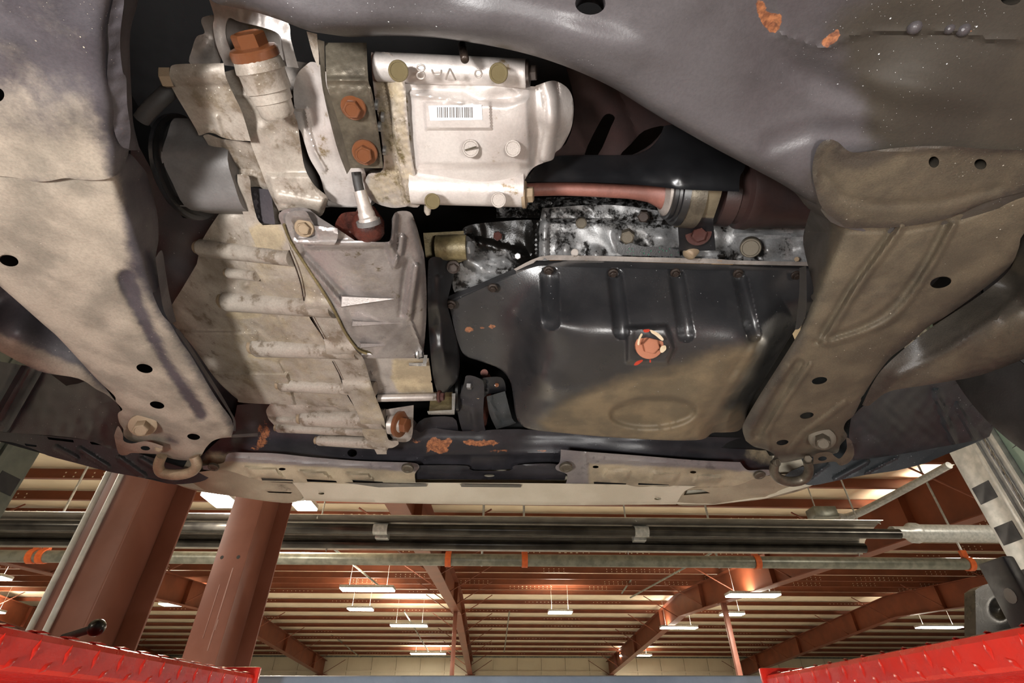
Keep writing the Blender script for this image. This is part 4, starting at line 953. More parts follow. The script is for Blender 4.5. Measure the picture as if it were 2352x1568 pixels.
# ribbed side cover in cleaner grey metal
S_v = Surf([(650, 500, .416), (760, 540, .408), (900, 560, .412), (965, 560, .43), (975, 780, .435), (900, 800, .412), (840, 810, .408), (757, 695, .410), (690, 590, .416), (860, 660, .408), (930, 680, .412)])
SV = [(640, 498), (648, 484), (668, 478), (704, 478), (735, 500), (770, 522), (815, 552, 1), (882, 556), (900, 545), (903, 500), (912, 486), (940, 486), (952, 505), (968, 560), (976, 602), (980, 700), (974, 796), (966, 812), (925, 820), (865, 818), (852, 812, 1), (822, 800), (795, 765), (757, 692), (690, 588), (655, 530)]
O('gear_cover', sheet(sm(SV, 4), S_v, 3.5, [
    hump([(662, 500), (690, 590), (785, 690)], 13, .004), ridge([(700, 585), (790, 685)], 12, -.008), hump([(720, 562), (820, 560), (890, 560)], 12, .007),
    hump([(903, 497), (898, 570), (908, 605)], 13, .010), hump([(925, 545), (918, 590), (905, 610)], 9, .006), hump([(957, 612), (940, 728)], 10, .010), ridge([(935, 600), (920, 720)], 12, -.006),
    plateau([(700, 570), (890, 566), (930, 620), (925, 740), (860, 810), (820, 790), (790, 700)], -.004, 8), roll([(952, 505), (968, 560), (976, 602), (980, 700), (974, 796)], 18, .012),
    ridge([(945, 740), (968, 800)], 6, .004)], skirt=.05, dust=[mask(ell(830, 640, 110, 60), 40, .3)], oil=[ridge([(655, 530), (690, 588), (757, 692), (795, 765), (822, 800), (852, 812)], 6, .9), mask(ell(800, 575, 60, 6), 6, .4), mask(ell(880, 590, 16, 8), 8, .4)]), M['cover_metal'], tr)
def wedge(u0, va, vb, u1, v1, s, up, mat='cover_metal'):
    a, b, c = s.pt(u0, va, -.002), s.pt(u0, vb, -.002), s.pt(u1, v1, -.002)
    top, top2 = s.pt(u0 + 3, va + 4, up * .45), s.pt(u0 + 1, vb - 2, up)
    co = [a, b, c, top, top2]
    return O('rib', fin('rib', co, [(0, 1, 4, 3), (0, 3, 2), (1, 2, 4), (3, 4, 2), (0, 2, 1)], 20), M[mat], tr)
wedge(783, 677, 706, 906, 686, S_v, .026); wedge(808, 734, 751, 934, 741, S_v, .022); wedge(826, 785, 801, 930, 789, S_v, .020)
O('sealant', tube([S_v.pt(a, b, .003) for a, b in sm([(652, 515), (668, 555), (690, 590), (757, 694), (793, 764), (820, 800), (842, 812)], 4, False)], 3.4 * pxm(720, 640, .41), 8), M['stud_yellow'], tr)
O('sealant', tube([S_m.pt(a, b, .006) for a, b in sm([(664, 575), (688, 640), (698, 690)], 4, False)], 1.5 * pxm(680, 640, .42), 6), M['bolt_black'], tr)
O('sealant', tube([S_m.pt(a, b, .006) for a, b in sm([(716, 728), (744, 778)], 4, False)], 1.5 * pxm(680, 640, .42), 6), M['bolt_black'], tr)
O('sealant', tube([S_m.pt(a, b, .006) for a, b in sm([(764, 830), (786, 872)], 4, False)], 1.3 * pxm(680, 640, .42), 6), M['bolt_black'], tr)
# bolted ear of the cover
O('cover_ear', sheet(sm([(655, 500), (668, 486), (700, 484), (712, 500), (722, 518, 1), (775, 524, 1), (776, 545), (768, 562, 1), (676, 560, 1), (664, 535)], 3), Surf([(655, 500, .402), (775, 524, .400), (676, 560, .398)]), 6,
    [plateau([(674, 502), (722, 508), (728, 545), (682, 548)], -.006, 5), hump([(676, 556), (770, 558)], 7, .003), hump([(730, 528), (774, 536)], 7, .003)], skirt=.022), M['cover_metal'], tr)
bolt(tr, 699, 523, .402, 15, M['bolt_tan'], 'flange', to=(-.25, .2))

O('case_core', sheet(sm([(470, 200, 1), (560, 150), (740, 150), (850, 250), (870, 460), (760, 475), (640, 480), (560, 440), (490, 330)], 3), Flat(.49), 12, [lumps(90, .004, 3)], skirt=.08), M['cast_silver'], tr)
# upper case blocks
S_u = Surf([(390, 180, .43), (515, 150, .425), (575, 324, .425), (455, 305, .435), (480, 230, .424)])
O('bell_case', sheet(sm([(390, 160), (402, 148), (460, 146), (514, 145, 1), (519, 178), (540, 224), (556, 258), (576, 324, 1), (540, 322), (512, 316), (495, 308), (478, 305), (458, 311), (452, 300), (430, 262), (402, 215), (390, 188)], 4), S_u, 4, [lumps(90, .002, 3), hump([(400, 172), (515, 170)], 26, .006), ridge([(496, 270), (510, 320)], 12, .004), dome((480, 300), 30, 18, .005)], skirt=.05,
    dust=[mask(ell(470, 240, 80, 80), 50, .35)]), M['cast_tan'], tr)
bolt(tr, 391, 178, .432, 22, M['bolt_tan'], 'hex', ax=(-1, -.1, -.2))
S_u2 = Surf([(514, 168, .44), (600, 200, .436), (672, 290, .436), (760, 440, .43), (640, 480, .426), (575, 326, .436)])
O('bell_case', sheet(sm([(512, 166, 1), (560, 160), (620, 190), (676, 262), (690, 330), (700, 385), (722, 425), (752, 452), (750, 470), (735, 497), (700, 480), (640, 484, 1), (618, 440), (600, 392), (575, 326), (556, 258), (540, 225)], 4), S_u2, 4, [lumps(100, .002, 9), ridge([(600, 300), (660, 400)], 30, .004),
    plateau([(616, 402), (716, 400), (724, 430), (750, 455), (735, 490), (640, 482), (622, 440)], .009, 8), hump([(640, 452), (740, 470)], 14, .004), ridge([(524, 215), (590, 222)], 10, .003)], skirt=.05,
    dust=[mask(ell(590, 300, 60, 100), 50, .3)], holes=[ell(721, 410, 6, 9, 20, 12)]), M['cast_tan'], tr)
S_u3 = Surf([(468, 312, .452), (575, 326, .444), (640, 480, .44), (510, 420, .455), (560, 435, .452)])
O('bell_case', sheet(sm([(466, 312, 1), (478, 308), (512, 319), (577, 327, 1), (612, 400), (642, 482, 1), (622, 470), (600, 430), (545, 434), (510, 426), (499, 408), (497, 390), (490, 355), (478, 332)], 3), S_u3, 4, [ridge([(515, 325), (540, 370)], 10, .004), hump([(505, 408), (620, 415)], 22, .008), lumps(80, .002, 1)], skirt=.05), M['cast_tan'], tr)
bolt(tr, 499, 408, .448, 17, M['bolt_tan'], 'hex', ax=(-1, -.1, -.2))
# curved rib and pocket
O('rib', sheet(sm([(545, 400, 1), (572, 405), (577, 445), (590, 500), (604, 517, 1), (650, 515, 1), (668, 575, 1), (590, 568, 1), (572, 528), (558, 490), (547, 440)], 3), Surf([(545, 405, .437), (572, 405, .432), (600, 560, .428), (650, 520, .425)]), 6, [lumps(50, .001, 2)], skirt=.03, dust=[mask(ell(610, 545, 50, 40), 20, .8)]), M['cast_tan'], tr)
O('pocket_wall', sheet(sm([(574, 430, 1), (622, 436, 1), (632, 515, 1), (594, 512, 1)], 2), Surf([(574, 430, .447), (622, 436, .436), (600, 514, .436)]), 8, [ridge([(590, 440), (596, 500)], 6, -.006)], skirt=.02), M['rail_grey'], tr)
# bell with lobe behind the mount bracket
S_b = Surf([(685, 168, .452), (733, 160, .45), (800, 400, .44), (760, 450, .44), (700, 300, .444), (675, 205, .458), (755, 300, .436)])
O('bell_housing', sheet(sm([(683, 170), (700, 152), (718, 142), (745, 160), (790, 240), (815, 330), (840, 400), (850, 470), (760, 462), (735, 405), (712, 365), (700, 330), (690, 300), (672, 285), (676, 250), (674, 205)], 4), S_b, 4,
    [ridge([(676, 248), (700, 250), (712, 310), (724, 350), (746, 388)], 8, .006), dome((690, 310), 24, 70, .005, -12), lumps(90, .002, 7)], skirt=.06, oil=[mask(ell(745, 330, 20, 80), 20, .4)]), M['cast_bright'], tr)
O('bolt_boss', boss(750, 462, .452, 850, 466, .452, 12, 12), M['cast_bright'], tr)
# stepped mount boss with big rusty bolt
pa, pb = Q(589, 132, .405), Q(641, 268, .432); m = .405 / F
O('mount_boss', lathe(pa, pb, [(0, 46 * m), (.03, 52 * m), (.2, 56 * m), (.24, 52 * m), (.54, 52 * m), (.55, 47 * m), (.72, 46 * m), (.73, 42 * m), (.94, 40 * m), (1, 34 * m)], 32), M['cast_tan'], tr)
O('bolt', shape('flange', M['rust']), None, tr, axis_m(pa + (pa - pb).normalized() * .004, (pa - pb).normalized() + Vector((.02, -.03, -.10)), 37 * m, .3), label='large rusty hex bolt')
# back lugs
O('case_lug', sheet(sm([(438, 148), (442, 110), (452, 84), (470, 75), (462, 50), (470, 38), (500, 45), (505, 148)], 4), Flat(.47), 8, [dome((470, 110), 30, 40, .01)], skirt=.06), M['cast_silver'], tr)

# ------------------------------------------------------------------ rear mount: pale forked bracket over the big bolt
rm = T('mount_bracket', P(560, 40, .41), 'pale forked metal bracket around the large rusty bolt at the crossmember', 'bracket')
O('fork', sheet(sm([(470, -30, 1), (520, -30), (600, 10), (660, 50), (668, 90), (686, 156, 1), (659, 153, 1), (650, 110), (640, 78), (600, 62), (550, 50), (524, 42), (518, 78), (528, 112), (538, 138), (541, 153, 1), (516, 150, 1), (497, 105), (489, 60), (491, 34)], 4), Surf([(480, 0, .47), (660, 50, .465), (516, 150, .45), (686, 156, .452)]), 7, [lumps(60, .002, 5)], skirt=.03), M['cast_bright'], rm)
O('web', sheet(sm([(515, 20, 1), (660, 30, 1), (664, 130), (600, 140), (530, 130)], 3), Flat(.485), 10, [dome((590, 60), 50, 40, .008)], skirt=.02, dust=[mask(ell(610, 50, 50, 30), 20, .6)]), M['cast_silver'], rm)

# ------------------------------------------------------------------ oily bent plate with two rusty bolts
mb = T('mount_plate', P(810, 300, .41), 'oily brown bent steel plate held by two rusty bolts', 'bracket')
S_mb = Surf([(749, 99, .425), (841, 99, .425), (750, 184, .400), (846, 184, .400), (805, 385, .404), (879, 385, .404), (800, 280, .402)])
O('plate', sheet(sm([(747, 98, 1), (842, 98, 1), (846, 184), (856, 217), (877, 357), (879, 386, 1), (805, 386, 1), (785, 306), (757, 217), (750, 184)], 3), S_mb, 4, [hump([(842, 100), (846, 184), (877, 380)], 6, .003), ridge([(750, 184), (848, 184)], 10, .003), lumps(40, .0006, 2)], skirt=.003, back=True, oil=[mask([(750, 195), (850, 195), (880, 390), (805, 390)], 30, .55)]), M['bolt_grey'], mb)
O('web', sheet(sm([(728, 90, 1), (745, 95, 1), (748, 184), (758, 220), (786, 306), (806, 386, 1), (797, 400, 1), (772, 332), (741, 204), (734, 128)], 3), Surf([(728, 95, .43), (747, 95, .42), (800, 390, .41)]), 7, skirt=.003, back=True, oil=[mask(ell(760, 250, 60, 200), 20, .4)]), M['bolt_grey'], mb)
O('web', sheet(sm([(704, 72, 1), (728, 78, 1), (733, 150), (720, 130)], 3), Flat(.43), 7, skirt=.003, back=True), M['cast_tan'], mb)
bolt(mb, 812, 246, .398, 20, M['rust'], 'flange', to=(-.25, .45)); bolt(mb, 838, 350, .400, 20, M['rust'], 'flange', to=(-.2, .4))

# ------------------------------------------------------------------ transfer case
tc = T('transfer_case', P(1080, 440, .42), 'bright cast aluminium transfer case with barcode sticker and round plugs', 'transfer case')
S_t = Surf([(930, 200, .424), (1215, 205, .424), (940, 420, .416), (1200, 410, .42), (1080, 300, .412), (1255, 200, .436), (1262, 280, .424), (1250, 370, .438), (1315, 220, .456), (1317, 270, .45), (1300, 330, .458), (1215, 300, .416), (1235, 290, .424)])
TB = [(925, 185, 1), (1080, 188), (1216, 198), (1232, 196), (1262, 186), (1282, 188), (1306, 205), (1317, 235), (1316, 275), (1308, 305), (1290, 338), (1276, 350), (1270, 366), (1248, 374), (1224, 386), (1206, 412), (1200, 430, 1), (950, 430, 1), (938, 340), (930, 240)]
O('housing', sheet(sm(TB, 4), S_t, 4, [hump([(1258, 190), (1270, 230), (1271, 300), (1260, 362)], 18, .007), ridge([(1282, 190), (1286, 280), (1276, 350)], 4, -.003), ridge([(1228, 205), (1236, 300), (1224, 380)], 14, -.004),
    plateau([(945, 212), (1060, 216), (1100, 238), (1180, 232), (1215, 225), (1222, 380), (960, 382), (950, 300)], .006, 9), plateau([(974, 234), (1126, 232), (1129, 296), (978, 297)], .0045, 3), dome((1150, 225), 50, 26, -.006),
    ridge([(945, 215), (990, 222), (1060, 235)], 10, .004)], skirt=.08, oil=[ridge([(930, 200), (945, 350), (955, 430)], 10, .5)]), M['cast_bright'], tc)
lbl = O('sticker', sheet([(984, 243), (1106, 240), (1108, 275), (988, 277)], S_t, 8, [lambda q: np.full(len(q), .0112)], skirt=.0003), M['label_white'], tc, label='white barcode sticker')
u = 1004.0; random.seed(11)
while u < 1084:
    w = random.choice((1.0, 1.5, 2.2)); 
    O('bar', sheet([(u, 246), (u + w, 246), (u + w + .4, 270), (u + .4, 270)], S_t, 8, [lambda q: np.full(len(q), .0118)], skirt=.0003), M['steel_dull'], lbl); u += w + random.choice((1.6, 2.4, 3.6))
O('case_rib', boss(858, 153, .426, 1208, 170, .426, 31, 31, .25, 24), M['cast_bright'], tc)
O('case_rib', boss(1204, 434, .420, 945, 428, .418, 41, 40, .1, 24), M['cast_bright'], tc)
O('case_foot', ptube([(983, 470, .42, 9), (982, 485, .418, 8), (984, 494, .416, 4)], 3), M['cast_tan'], tc)
S_tf = Surf([(853, 130, .43), (925, 180, .418), (958, 430, .414), (846, 460, .43), (890, 300, .420)])
TF = [(852, 128), (862, 122), (895, 122), (915, 150), (930, 190), (934, 245), (943, 341), (958, 420), (964, 472), (935, 474, 1), (900, 477), (858, 463), (838, 432), (846, 400), (880, 388), (874, 300), (860, 217)]
O('case_flange', sheet(sm(TF, 4), S_tf, 3.2, [ridge([(872, 135), (893, 250), (914, 390), (930, 470)], 6, -.003), ridge([(881, 135), (901, 250), (922, 390), (938, 470)], 6, .002), lumps(24, .0015, 4), plateau([(910, 160), (932, 200), (945, 340), (962, 470), (935, 470), (900, 300)], .003, 5)], skirt=.05,
    dust=[mask(TF, 10, .5)], oil=[mask(TF, 10, .35)]), M['cast_silver'], tc)
for (u, v, r, m_, z) in ((915, 163, 23, 'stud_yellow', .396), (1145, 168, 22, 'stud_yellow', .399), (993, 462, 18, 'stud_yellow', .388), (1145, 459, 18, 'cast_silver', .390)):
    bolt(tc, u, v, z, r, M[m_], 'disc', name='plug')
pl = bolt(tc, 1081, 341, 0, 20, M['cast_silver'], 'disc', name='plug', surf=S_t, h=.010)
O('slot', sheet([(1068, 343), (1094, 335), (1095, 339), (1069, 347)], S_t, None, [lambda q: np.full(len(q), .0165)], skirt=.002), M['bolt_grey'], pl)
bolt(tc, 1178, 341, 0, 19, M['cast_silver'], 'disc', name='plug', surf=S_t, h=.009)
bolt(tc, 1214, 168, .422, 17, M['bolt_black'], 'washer', ax=(1, -.1, -.1)); bolt(tc, 1206, 447, .414, 18, M['bolt_tan'], 'washer', ax=(1, -.1, -.1))
# raised casting marks
def mark(line, w, z=.3945):
    O('casting_mark', ptube([(a, b, z + c, w) for a, b, c in line], 3, 8), M['cast_silver'], tc)
mark([(1033, 158, .0), (1028, 170, .001), (1024, 182, .004)], 2.2); mark([(1034, 158, .0), (1040, 170, .001), (1046, 183, .004)], 2.2)
mark([(992, 160, 0), (996, 169, 0.001), (1004, 171, .001), (1012, 169, .001), (1014, 161, 0)], 2.2)
mark([(967 + 9 * math.cos(a), 156 + 7 * math.sin(a), 0) for a in np.linspace(0, 6.28, 9)], 2.2); mark([(967 + 9 * math.cos(a), 173 + 8 * math.sin(a), .001) for a in np.linspace(0, 6.28, 9)], 2.2)
mark([(1099 + 8 * math.cos(a), 169 + 9 * math.sin(a), 0) for a in np.linspace(0, 6.28, 7)], 2.0)
O('vent_stub', boss(1068, 138, .395, 1062, 105, .42, 10, 10, .4), M['bolt_black'], tc)
# washers squeezed between plate and case
for (u, v) in ((866, 240), (873, 290), (884, 345), (880, 268)):
    O('shim', lathe(P(u - 4, v, .418), P(u + 3, v + 1, .418), [(0, 12 * m), (1, 12 * m)], 14), M['steel'], tc)

# ------------------------------------------------------------------ sensor between gearbox and transfer case
sn = T('shift_sensor', P(845, 540, .42), 'dark rusty sensor with grey sleeve and cable on top of the gearbox', 'sensor')
m = pxm(845, 500, .41)
O('base', lathe(P(848, 545, .415), P(842, 478, .425), [(0, 30 * m), (.15, 37 * m), (.55, 38 * m), (.75, 30 * m), (1, 20 * m)], 24), M['rust_dark'], sn)
O('sleeve', lathe(P(847, 510, .403), P(826, 438, .42), [(0, 22 * m), (.1, 22 * m), (.15, 19 * m), (.3, 19 * m), (.35, 17 * m), (.6, 15 * m), (1, 14 * m)], 20), M['cast_silver'], sn)
O('collar', lathe(P(848, 516, .403), P(845, 505, .405), [(0, 27 * m), (1, 27 * m)], 24), M['steel_dull'], sn)
O('cable', ptube([(828, 445, .418, 11), (822, 420, .424, 11), (818, 395, .43, 11)], 4), M['rubber'], sn)
O('rusty_seat', sheet(sm([(770, 525), (780, 495), (800, 487), (830, 492), (830, 545), (805, 548)], 4), Flat(.418), 7, [lumps(20, .003, 5)], skirt=.02), M['rust_dark'], sn)

# ------------------------------------------------------------------ CV joint and hose on the driver side
cv = T('cv_joint', P(440, 400, .46), 'grey tripod joint cup with black rubber boot beside the gearbox', 'drive joint')
a, b = P(441, 385, .475), P(580, 388, .475); m = pxm(440, 390, .475)
def trilobe(p0, p1, r, n=36):
    ax = (p1 - p0); t = ax.normalized(); x = t.orthogonal().normalized(); y = t.cross(x); co, fs = [], []
    for s in (0, 1):
        for i in range(n):
            th = 2 * math.pi * i / n; k = r * (1 + .045 * math.cos(6 * th)); co.append(p0 + ax * s + x * k * math.cos(th) + y * k * math.sin(th))
    for i in range(n): fs.append((i, (i + 1) % n, n + (i + 1) % n, n + i))
    fs += [tuple(range(n))[::-1], tuple(range(n, 2 * n))]
    return fin('cup', co, fs, 30)
O('cup', trilobe(a, b, 102 * m), M['steel_dull'], cv)
O('boot', lathe(P(402, 388, .475), P(450, 386, .475), [(0, 70 * m), (.25, 96 * m), (.45, 98 * m), (.5, 112 * m), (.75, 114 * m), (.8, 106 * m), (1, 106 * m)], 36), M['rubber_gloss'], cv)
O('clamp_band', lathe(P(430, 387, .475), P(438, 386.5, .475), [(0, 116 * m), (1, 116 * m)], 36), M['black_gloss'], cv)
O('hose', ptube([(325, 275, .44, 17), (345, 250, .445, 18), (375, 222, .452, 18), (400, 200, .462, 18)], 5, 16), M['rubber'], label='black ribbed hose with oily residue above the joint boot', cat='hose')
# ------------------------------------------------------------------ engine block above the pan
eb = T('engine_block', P(1500, 560, .53), 'oily silver and black engine block casting above the pan flange', 'engine')
S_e = Surf([(1240, 602, .52), (1540, 606, .52), (1860, 612, .52), (1240, 500, .565), (1540, 505, .565), (1860, 515, .565), (1400, 550, .54), (1700, 560, .54)])
EO = [(1245, 478, 1), (1400, 470), (1550, 490), (1700, 515), (1890, 525, 1), (1890, 612, 1), (1700, 608), (1540, 604), (1262, 598), (1225, 604, 1), (1235, 540)]
O('crankcase', sheet(sm(EO, 3), S_e, 5, [lumps(60, .004, 21), hump([(1252, 480), (1250, 600)], 12, .012), ridge([(1245, 505), (1560, 512)], 7, -.008), hump([(1250, 596), (1500, 598), (1890, 608)], 8, .006),
    dome((1300, 570), 26, 40, .016), dome((1370, 585), 30, 26, .014), dome((1425, 545), 26, 40, .012), dome((1520, 545), 40, 34, .016), dome((1770, 570), 36, 50, .016), dome((1660, 585), 34, 22, .018), dome((1840, 570), 30, 30, .010), ridge([(1690, 535), (1850, 545)], 8, .006),
    ridge([(1560, 590), (1640, 600)], 10, -.008)], holes=[ell(1660, 597, 15, 6, -5)], skirt=.05, oil=[mask([(1235, 470), (1600, 480), (1560, 530), (1260, 530)], 16, .5), mask(ell(1520, 580, 60, 14), 10, .7), mask(ell(1345, 580, 14, 30), 10, .6)]), M['cast_block'], eb)
O('pan_rail', sheet(sm([(1180, 618, 1), (1218, 598), (1252, 587), (1300, 586), (1400, 588), (1540, 592), (1640, 594), (1700, 598), (1890, 602, 1), (1890, 611, 1), (1700, 607), (1540, 603), (1262, 597), (1225, 604), (1185, 622, 1)], 3), Surf([(1190, 618, .508), (1262, 590, .512), (1890, 603, .512), (1540, 602, .506)]), 6, [lumps(30, .001, 3)], skirt=.03), M['cast_silver'], eb)
# main-bearing area, upper and left castings
O('bearing_casting', sheet(sm([(1140, 470, 1), (1230, 455), (1400, 452), (1520, 460), (1560, 500), (1400, 505), (1240, 500), (1140, 500, 1)], 3), Surf([(1140, 470, .60), (1560, 465, .60), (1240, 500, .575), (1500, 505, .575)]), 6, [lumps(50, .007, 8), dome((1330, 490), 24, 18, .02), dome((1240, 470), 20, 18, .016), hump([(1280, 468), (1330, 462), (1400, 472), (1430, 462)], 8, .01), dome((1480, 495), 26, 18, .02)], skirt=.04, oil=[mask([(1130, 440), (1570, 440), (1570, 510), (1130, 510)], 8, .55), dome((1330, 490), 26, 14, -.5), dome((1440, 495), 34, 12, -.5)]), M['cast_block'], eb)
LC = [(1065, 590, 1), (1060, 545), (1070, 520), (1130, 510), (1230, 505), (1245, 520), (1245, 598), (1215, 606), (1170, 622), (1100, 652), (1050, 675), (1040, 640)]
O('accessory_casting', sheet(sm(LC, 4), Surf([(1060, 560, .545), (1240, 510, .565), (1240, 600, .525), (1050, 670, .515), (1150, 600, .535)]), 6, [lumps(60, .006, 14), hump([(1080, 555), (1150, 575), (1200, 590)], 18, .014), hump([(1075, 600), (1120, 625), (1170, 625)], 14, .012), dome((1190, 590), 30, 30, .014), ridge([(1090, 585), (1170, 605)], 8, -.008), hump([(1235, 505), (1232, 590)], 10, .012)],
    skirt=.05, oil=[mask([(1060, 500), (1240, 500), (1230, 565), (1110, 575)], 14, .85), mask(ell(1210, 560, 34, 60), 16, .6), mask(LC, 10, .3)]), M['cast_block'], eb)
O('bolt_boss', boss(1000, 570, .505, 1072, 568, .505, 29, 29, .1), M['stud_yellow'], eb)
O('mount_face', sheet([(972, 535), (1065, 530), (1068, 598), (1045, 606), (978, 592)], Surf([(972, 535, .52), (1065, 530, .53), (978, 592, .505)]), 10, [ridge([(975, 569), (1060, 569)], 3, -.003)], skirt=.04), M['stud_yellow'], eb)
bolt(eb, 1070, 569, .504, 16, M['steel'], 'washer', ax=(1, -.35, -.4))
bolt(eb, 1143, 542, .548, 11, M['rust_dark'], 'hex'); bolt(eb, 1189, 588, .512, 8, M['steel'], 'hex')
bolt(eb, 1441, 541, .512, 17, M['bolt_grey'], 'hex', to=(0, .5)); bolt(eb, 1435, 574, .512, 9, M['rust'], 'hex')
bolt(eb, 1724, 568, .510, 23, M['bolt_grey'], 'disc', name='plug', to=(0, .3)); bolt(eb, 1830, 595, .512, 6, M['bolt_tan'], 'hex')
bolt(eb, 1478, 495, .55, 14, M['bolt_black'], 'hex', to=(0, .4)); bolt(eb, 1335, 512, .545, 13, M['bolt_grey'], 'disc', to=(0, .4)); bolt(eb, 1320, 580, .52, 9, M['cast_silver'], 'disc')
O('stay_strip', sheet(sm([(1418, 552, 1), (1445, 556), (1480, 566), (1562, 568, 1), (1562, 589, 1), (1440, 586), (1420, 580)], 3), Surf([(1420, 560, .512), (1560, 566, .512), (1440, 588, .502)]), 8, skirt=.004, back=True), M['black_metal'], eb, label='black steel stay with green flecks')
for i in range(26):
    u, v = random.uniform(1440, 1558), random.uniform(569, 586)
    if i > 3 and random.random() < .3: continue
    O('paint_fleck', sheet(ell(u, v, random.uniform(.8, 2.0), random.uniform(.6, 1.4), random.uniform(0, 90), 6), Surf([(1420, 560, .5105), (1560, 566, .5105), (1440, 588, .5005)]), None, skirt=.0003), M['green_fleck'], eb)

# flywheel dust cover between gearbox and engine
fc = T('flywheel_cover', P(1010, 750, .46), 'glossy black curved sheet cover between gearbox and oil pan', 'cover')
O('cover_shell', sheet(sm([(984, 598, 1), (990, 592), (1003, 590), (1040, 600), (1046, 614), (1030, 680), (1028, 700), (1038, 740), (1050, 785), (1056, 830), (1052, 868), (1040, 885), (1022, 902), (1006, 905, 1), (994, 860), (985, 760), (982, 660)], 4), Surf([(984, 600, .475), (1040, 605, .50), (1035, 690, .495), (1055, 800, .485), (1040, 880, .46), (1000, 900, .445), (984, 750, .46), (1005, 700, .458), (1015, 800, .448)]), 5,
    [ridge([(1010, 640), (1012, 740), (1022, 840)], 14, .006), hump([(986, 600), (984, 700), (990, 830), (1005, 900)], 4, .003)], skirt=.03), M['black_gloss'], fc)
bolt(fc, 1041, 613, .485, 11, M['bolt_black'], 'flange', to=(0, .3))

# ------------------------------------------------------------------ heat shield, half shaft, bracket, joint
O('heat_shield', sheet(sm([(1196, 418, 1), (1215, 402), (1240, 372), (1266, 361), (1312, 356), (1425, 356), (1464, 353), (1494, 338), (1516, 312), (1534, 268), (1570, 225), (1720, 300), (1712, 380), (1700, 405), (1698, 440, 1), (1640, 438), (1556, 434), (1486, 426), (1394, 420), (1300, 418)], 4),
    Surf([(1200, 418, .466), (1300, 418, .466), (1400, 420, .465), (1486, 426, .463), (1556, 434, .460), (1698, 440, .462), (1240, 372, .505), (1312, 356, .517), (1425, 356, .517), (1494, 338, .53), (1530, 280, .56), (1680, 300, .57), (1250, 400, .464), (1330, 399, .463), (1420, 400, .463), (1500, 404, .461), (1562, 408, .459), (1640, 412, .462), (1330, 380, .479), (1420, 380, .479), (1500, 384, .477), (1570, 378, .48), (1650, 380, .487), (1600, 350, .51)], lam=.010), 6,
    [ridge([(1200, 417), (1394, 419), (1556, 433), (1698, 439)], 4, .002), dome((1562, 405), 26, 40, .004)], skirt=.003, back=True, angle=60), M['black_gloss'],
    label='glossy black pressed heat shield above the brown half shaft', cat='heat shield')
sh = T('half_shaft', P(1500, 440, .49), 'brown half shaft with sealed bearing and dark outer joint', 'drive shaft')
O('tube', ptube([(1205, 436, .498, 15), (1300, 434, .498, 15), (1440, 440, .498, 16), (1490, 444, .498, 20), (1520, 446, .498, 34), (1530, 446, .498, 36)], 4, 20), M['shaft_brown'], sh)
m = pxm(1540, 440, .50)
O('seal', lathe(P(1519, 440, .50), P(1540, 440, .50), [(0, 44 * m), (.3, 54 * m), (1, 55 * m)], 36), M['cast_silver'], sh)
O('bearing', lathe(P(1530, 440, .50), P(1562, 441, .50), [(0, 56 * m), (.05, 62 * m), (.3, 62 * m), (.32, 67 * m), (.5, 68 * m), (.55, 74 * m), (1, 76 * m)], 40), M['black_gloss'], sh)
O('shaft_joint', lathe(P(1630, 442, .53), P(1890, 446, .53), [(0, 50 * m), (.04, 78 * m), (.16, 82 * m), (.18, 74 * m), (.24, 74 * m), (.26, 86 * m), (.33, 88 * m), (.36, 84 * m), (.9, 80 * m), (1, 50 * m)], 40), M['joint_brown'], sh)
bh = T('bearing_bracket', P(1600, 560, .50), 'tan steel strap bracket with a rusty bolt holding the shaft bearing', 'bracket')
O('housing', lathe(P(1556, 441, .505), P(1600, 442, .505), [(0, 70 * m), (.1, 80 * m), (.9, 82 * m), (1, 70 * m)], 36), M['bolt_grey'], bh)
O('strap', sheet(sm([(1583, 425, 1), (1660, 425, 1), (1656, 450), (1640, 498), (1638, 506, 1), (1644, 575, 1), (1566, 575), (1560, 560), (1557, 520, 1), (1570, 508, 1), (1578, 470)], 3), Surf([(1583, 430, .475), (1656, 430, .475), (1570, 506, .478), (1640, 506, .478), (1566, 575, .492), (1644, 575, .492), (1610, 500, .476), (1600, 540, .488)]), 6, [ridge([(1570, 506), (1640, 506)], 6, .004)], skirt=.004, back=True,
    dust=[mask([(1580, 420), (1665, 420), (1645, 500), (1570, 500)], 6, .85)]), M['black_metal'], bh)
bolt(bh, 1604, 535, .486, 17, M['rust_dark'], 'washer', to=(.15, .3)); O('stud', boss(1578, 588, .49, 1592, 572, .50, 16, 16), M['bolt_tan'], bh)

# exhaust downpipe shield in the dark behind the transfer case
O('exhaust_shroud', sheet(sm([(1290, 120, 1), (1420, 200), (1560, 290), (1620, 350), (1500, 380), (1300, 380), (1240, 370), (1300, 330), (1320, 240)], 3), Surf([(1290, 150, .52), (1560, 290, .56), (1300, 370, .56), (1500, 370, .57)]), 8, [hump([(1330, 150), (1420, 360)], 60, .02)],
    holes=[sm([(1392, 262), (1412, 268), (1404, 290), (1372, 358), (1342, 356), (1372, 290)], 3), sm([(1480, 300), (1530, 290), (1500, 330), (1452, 358), (1425, 356), (1450, 330)], 3)], skirt=.02), M['exhaust_brown'],
    label='dull brown slotted exhaust shroud deep behind the transfer case', cat='exhaust')

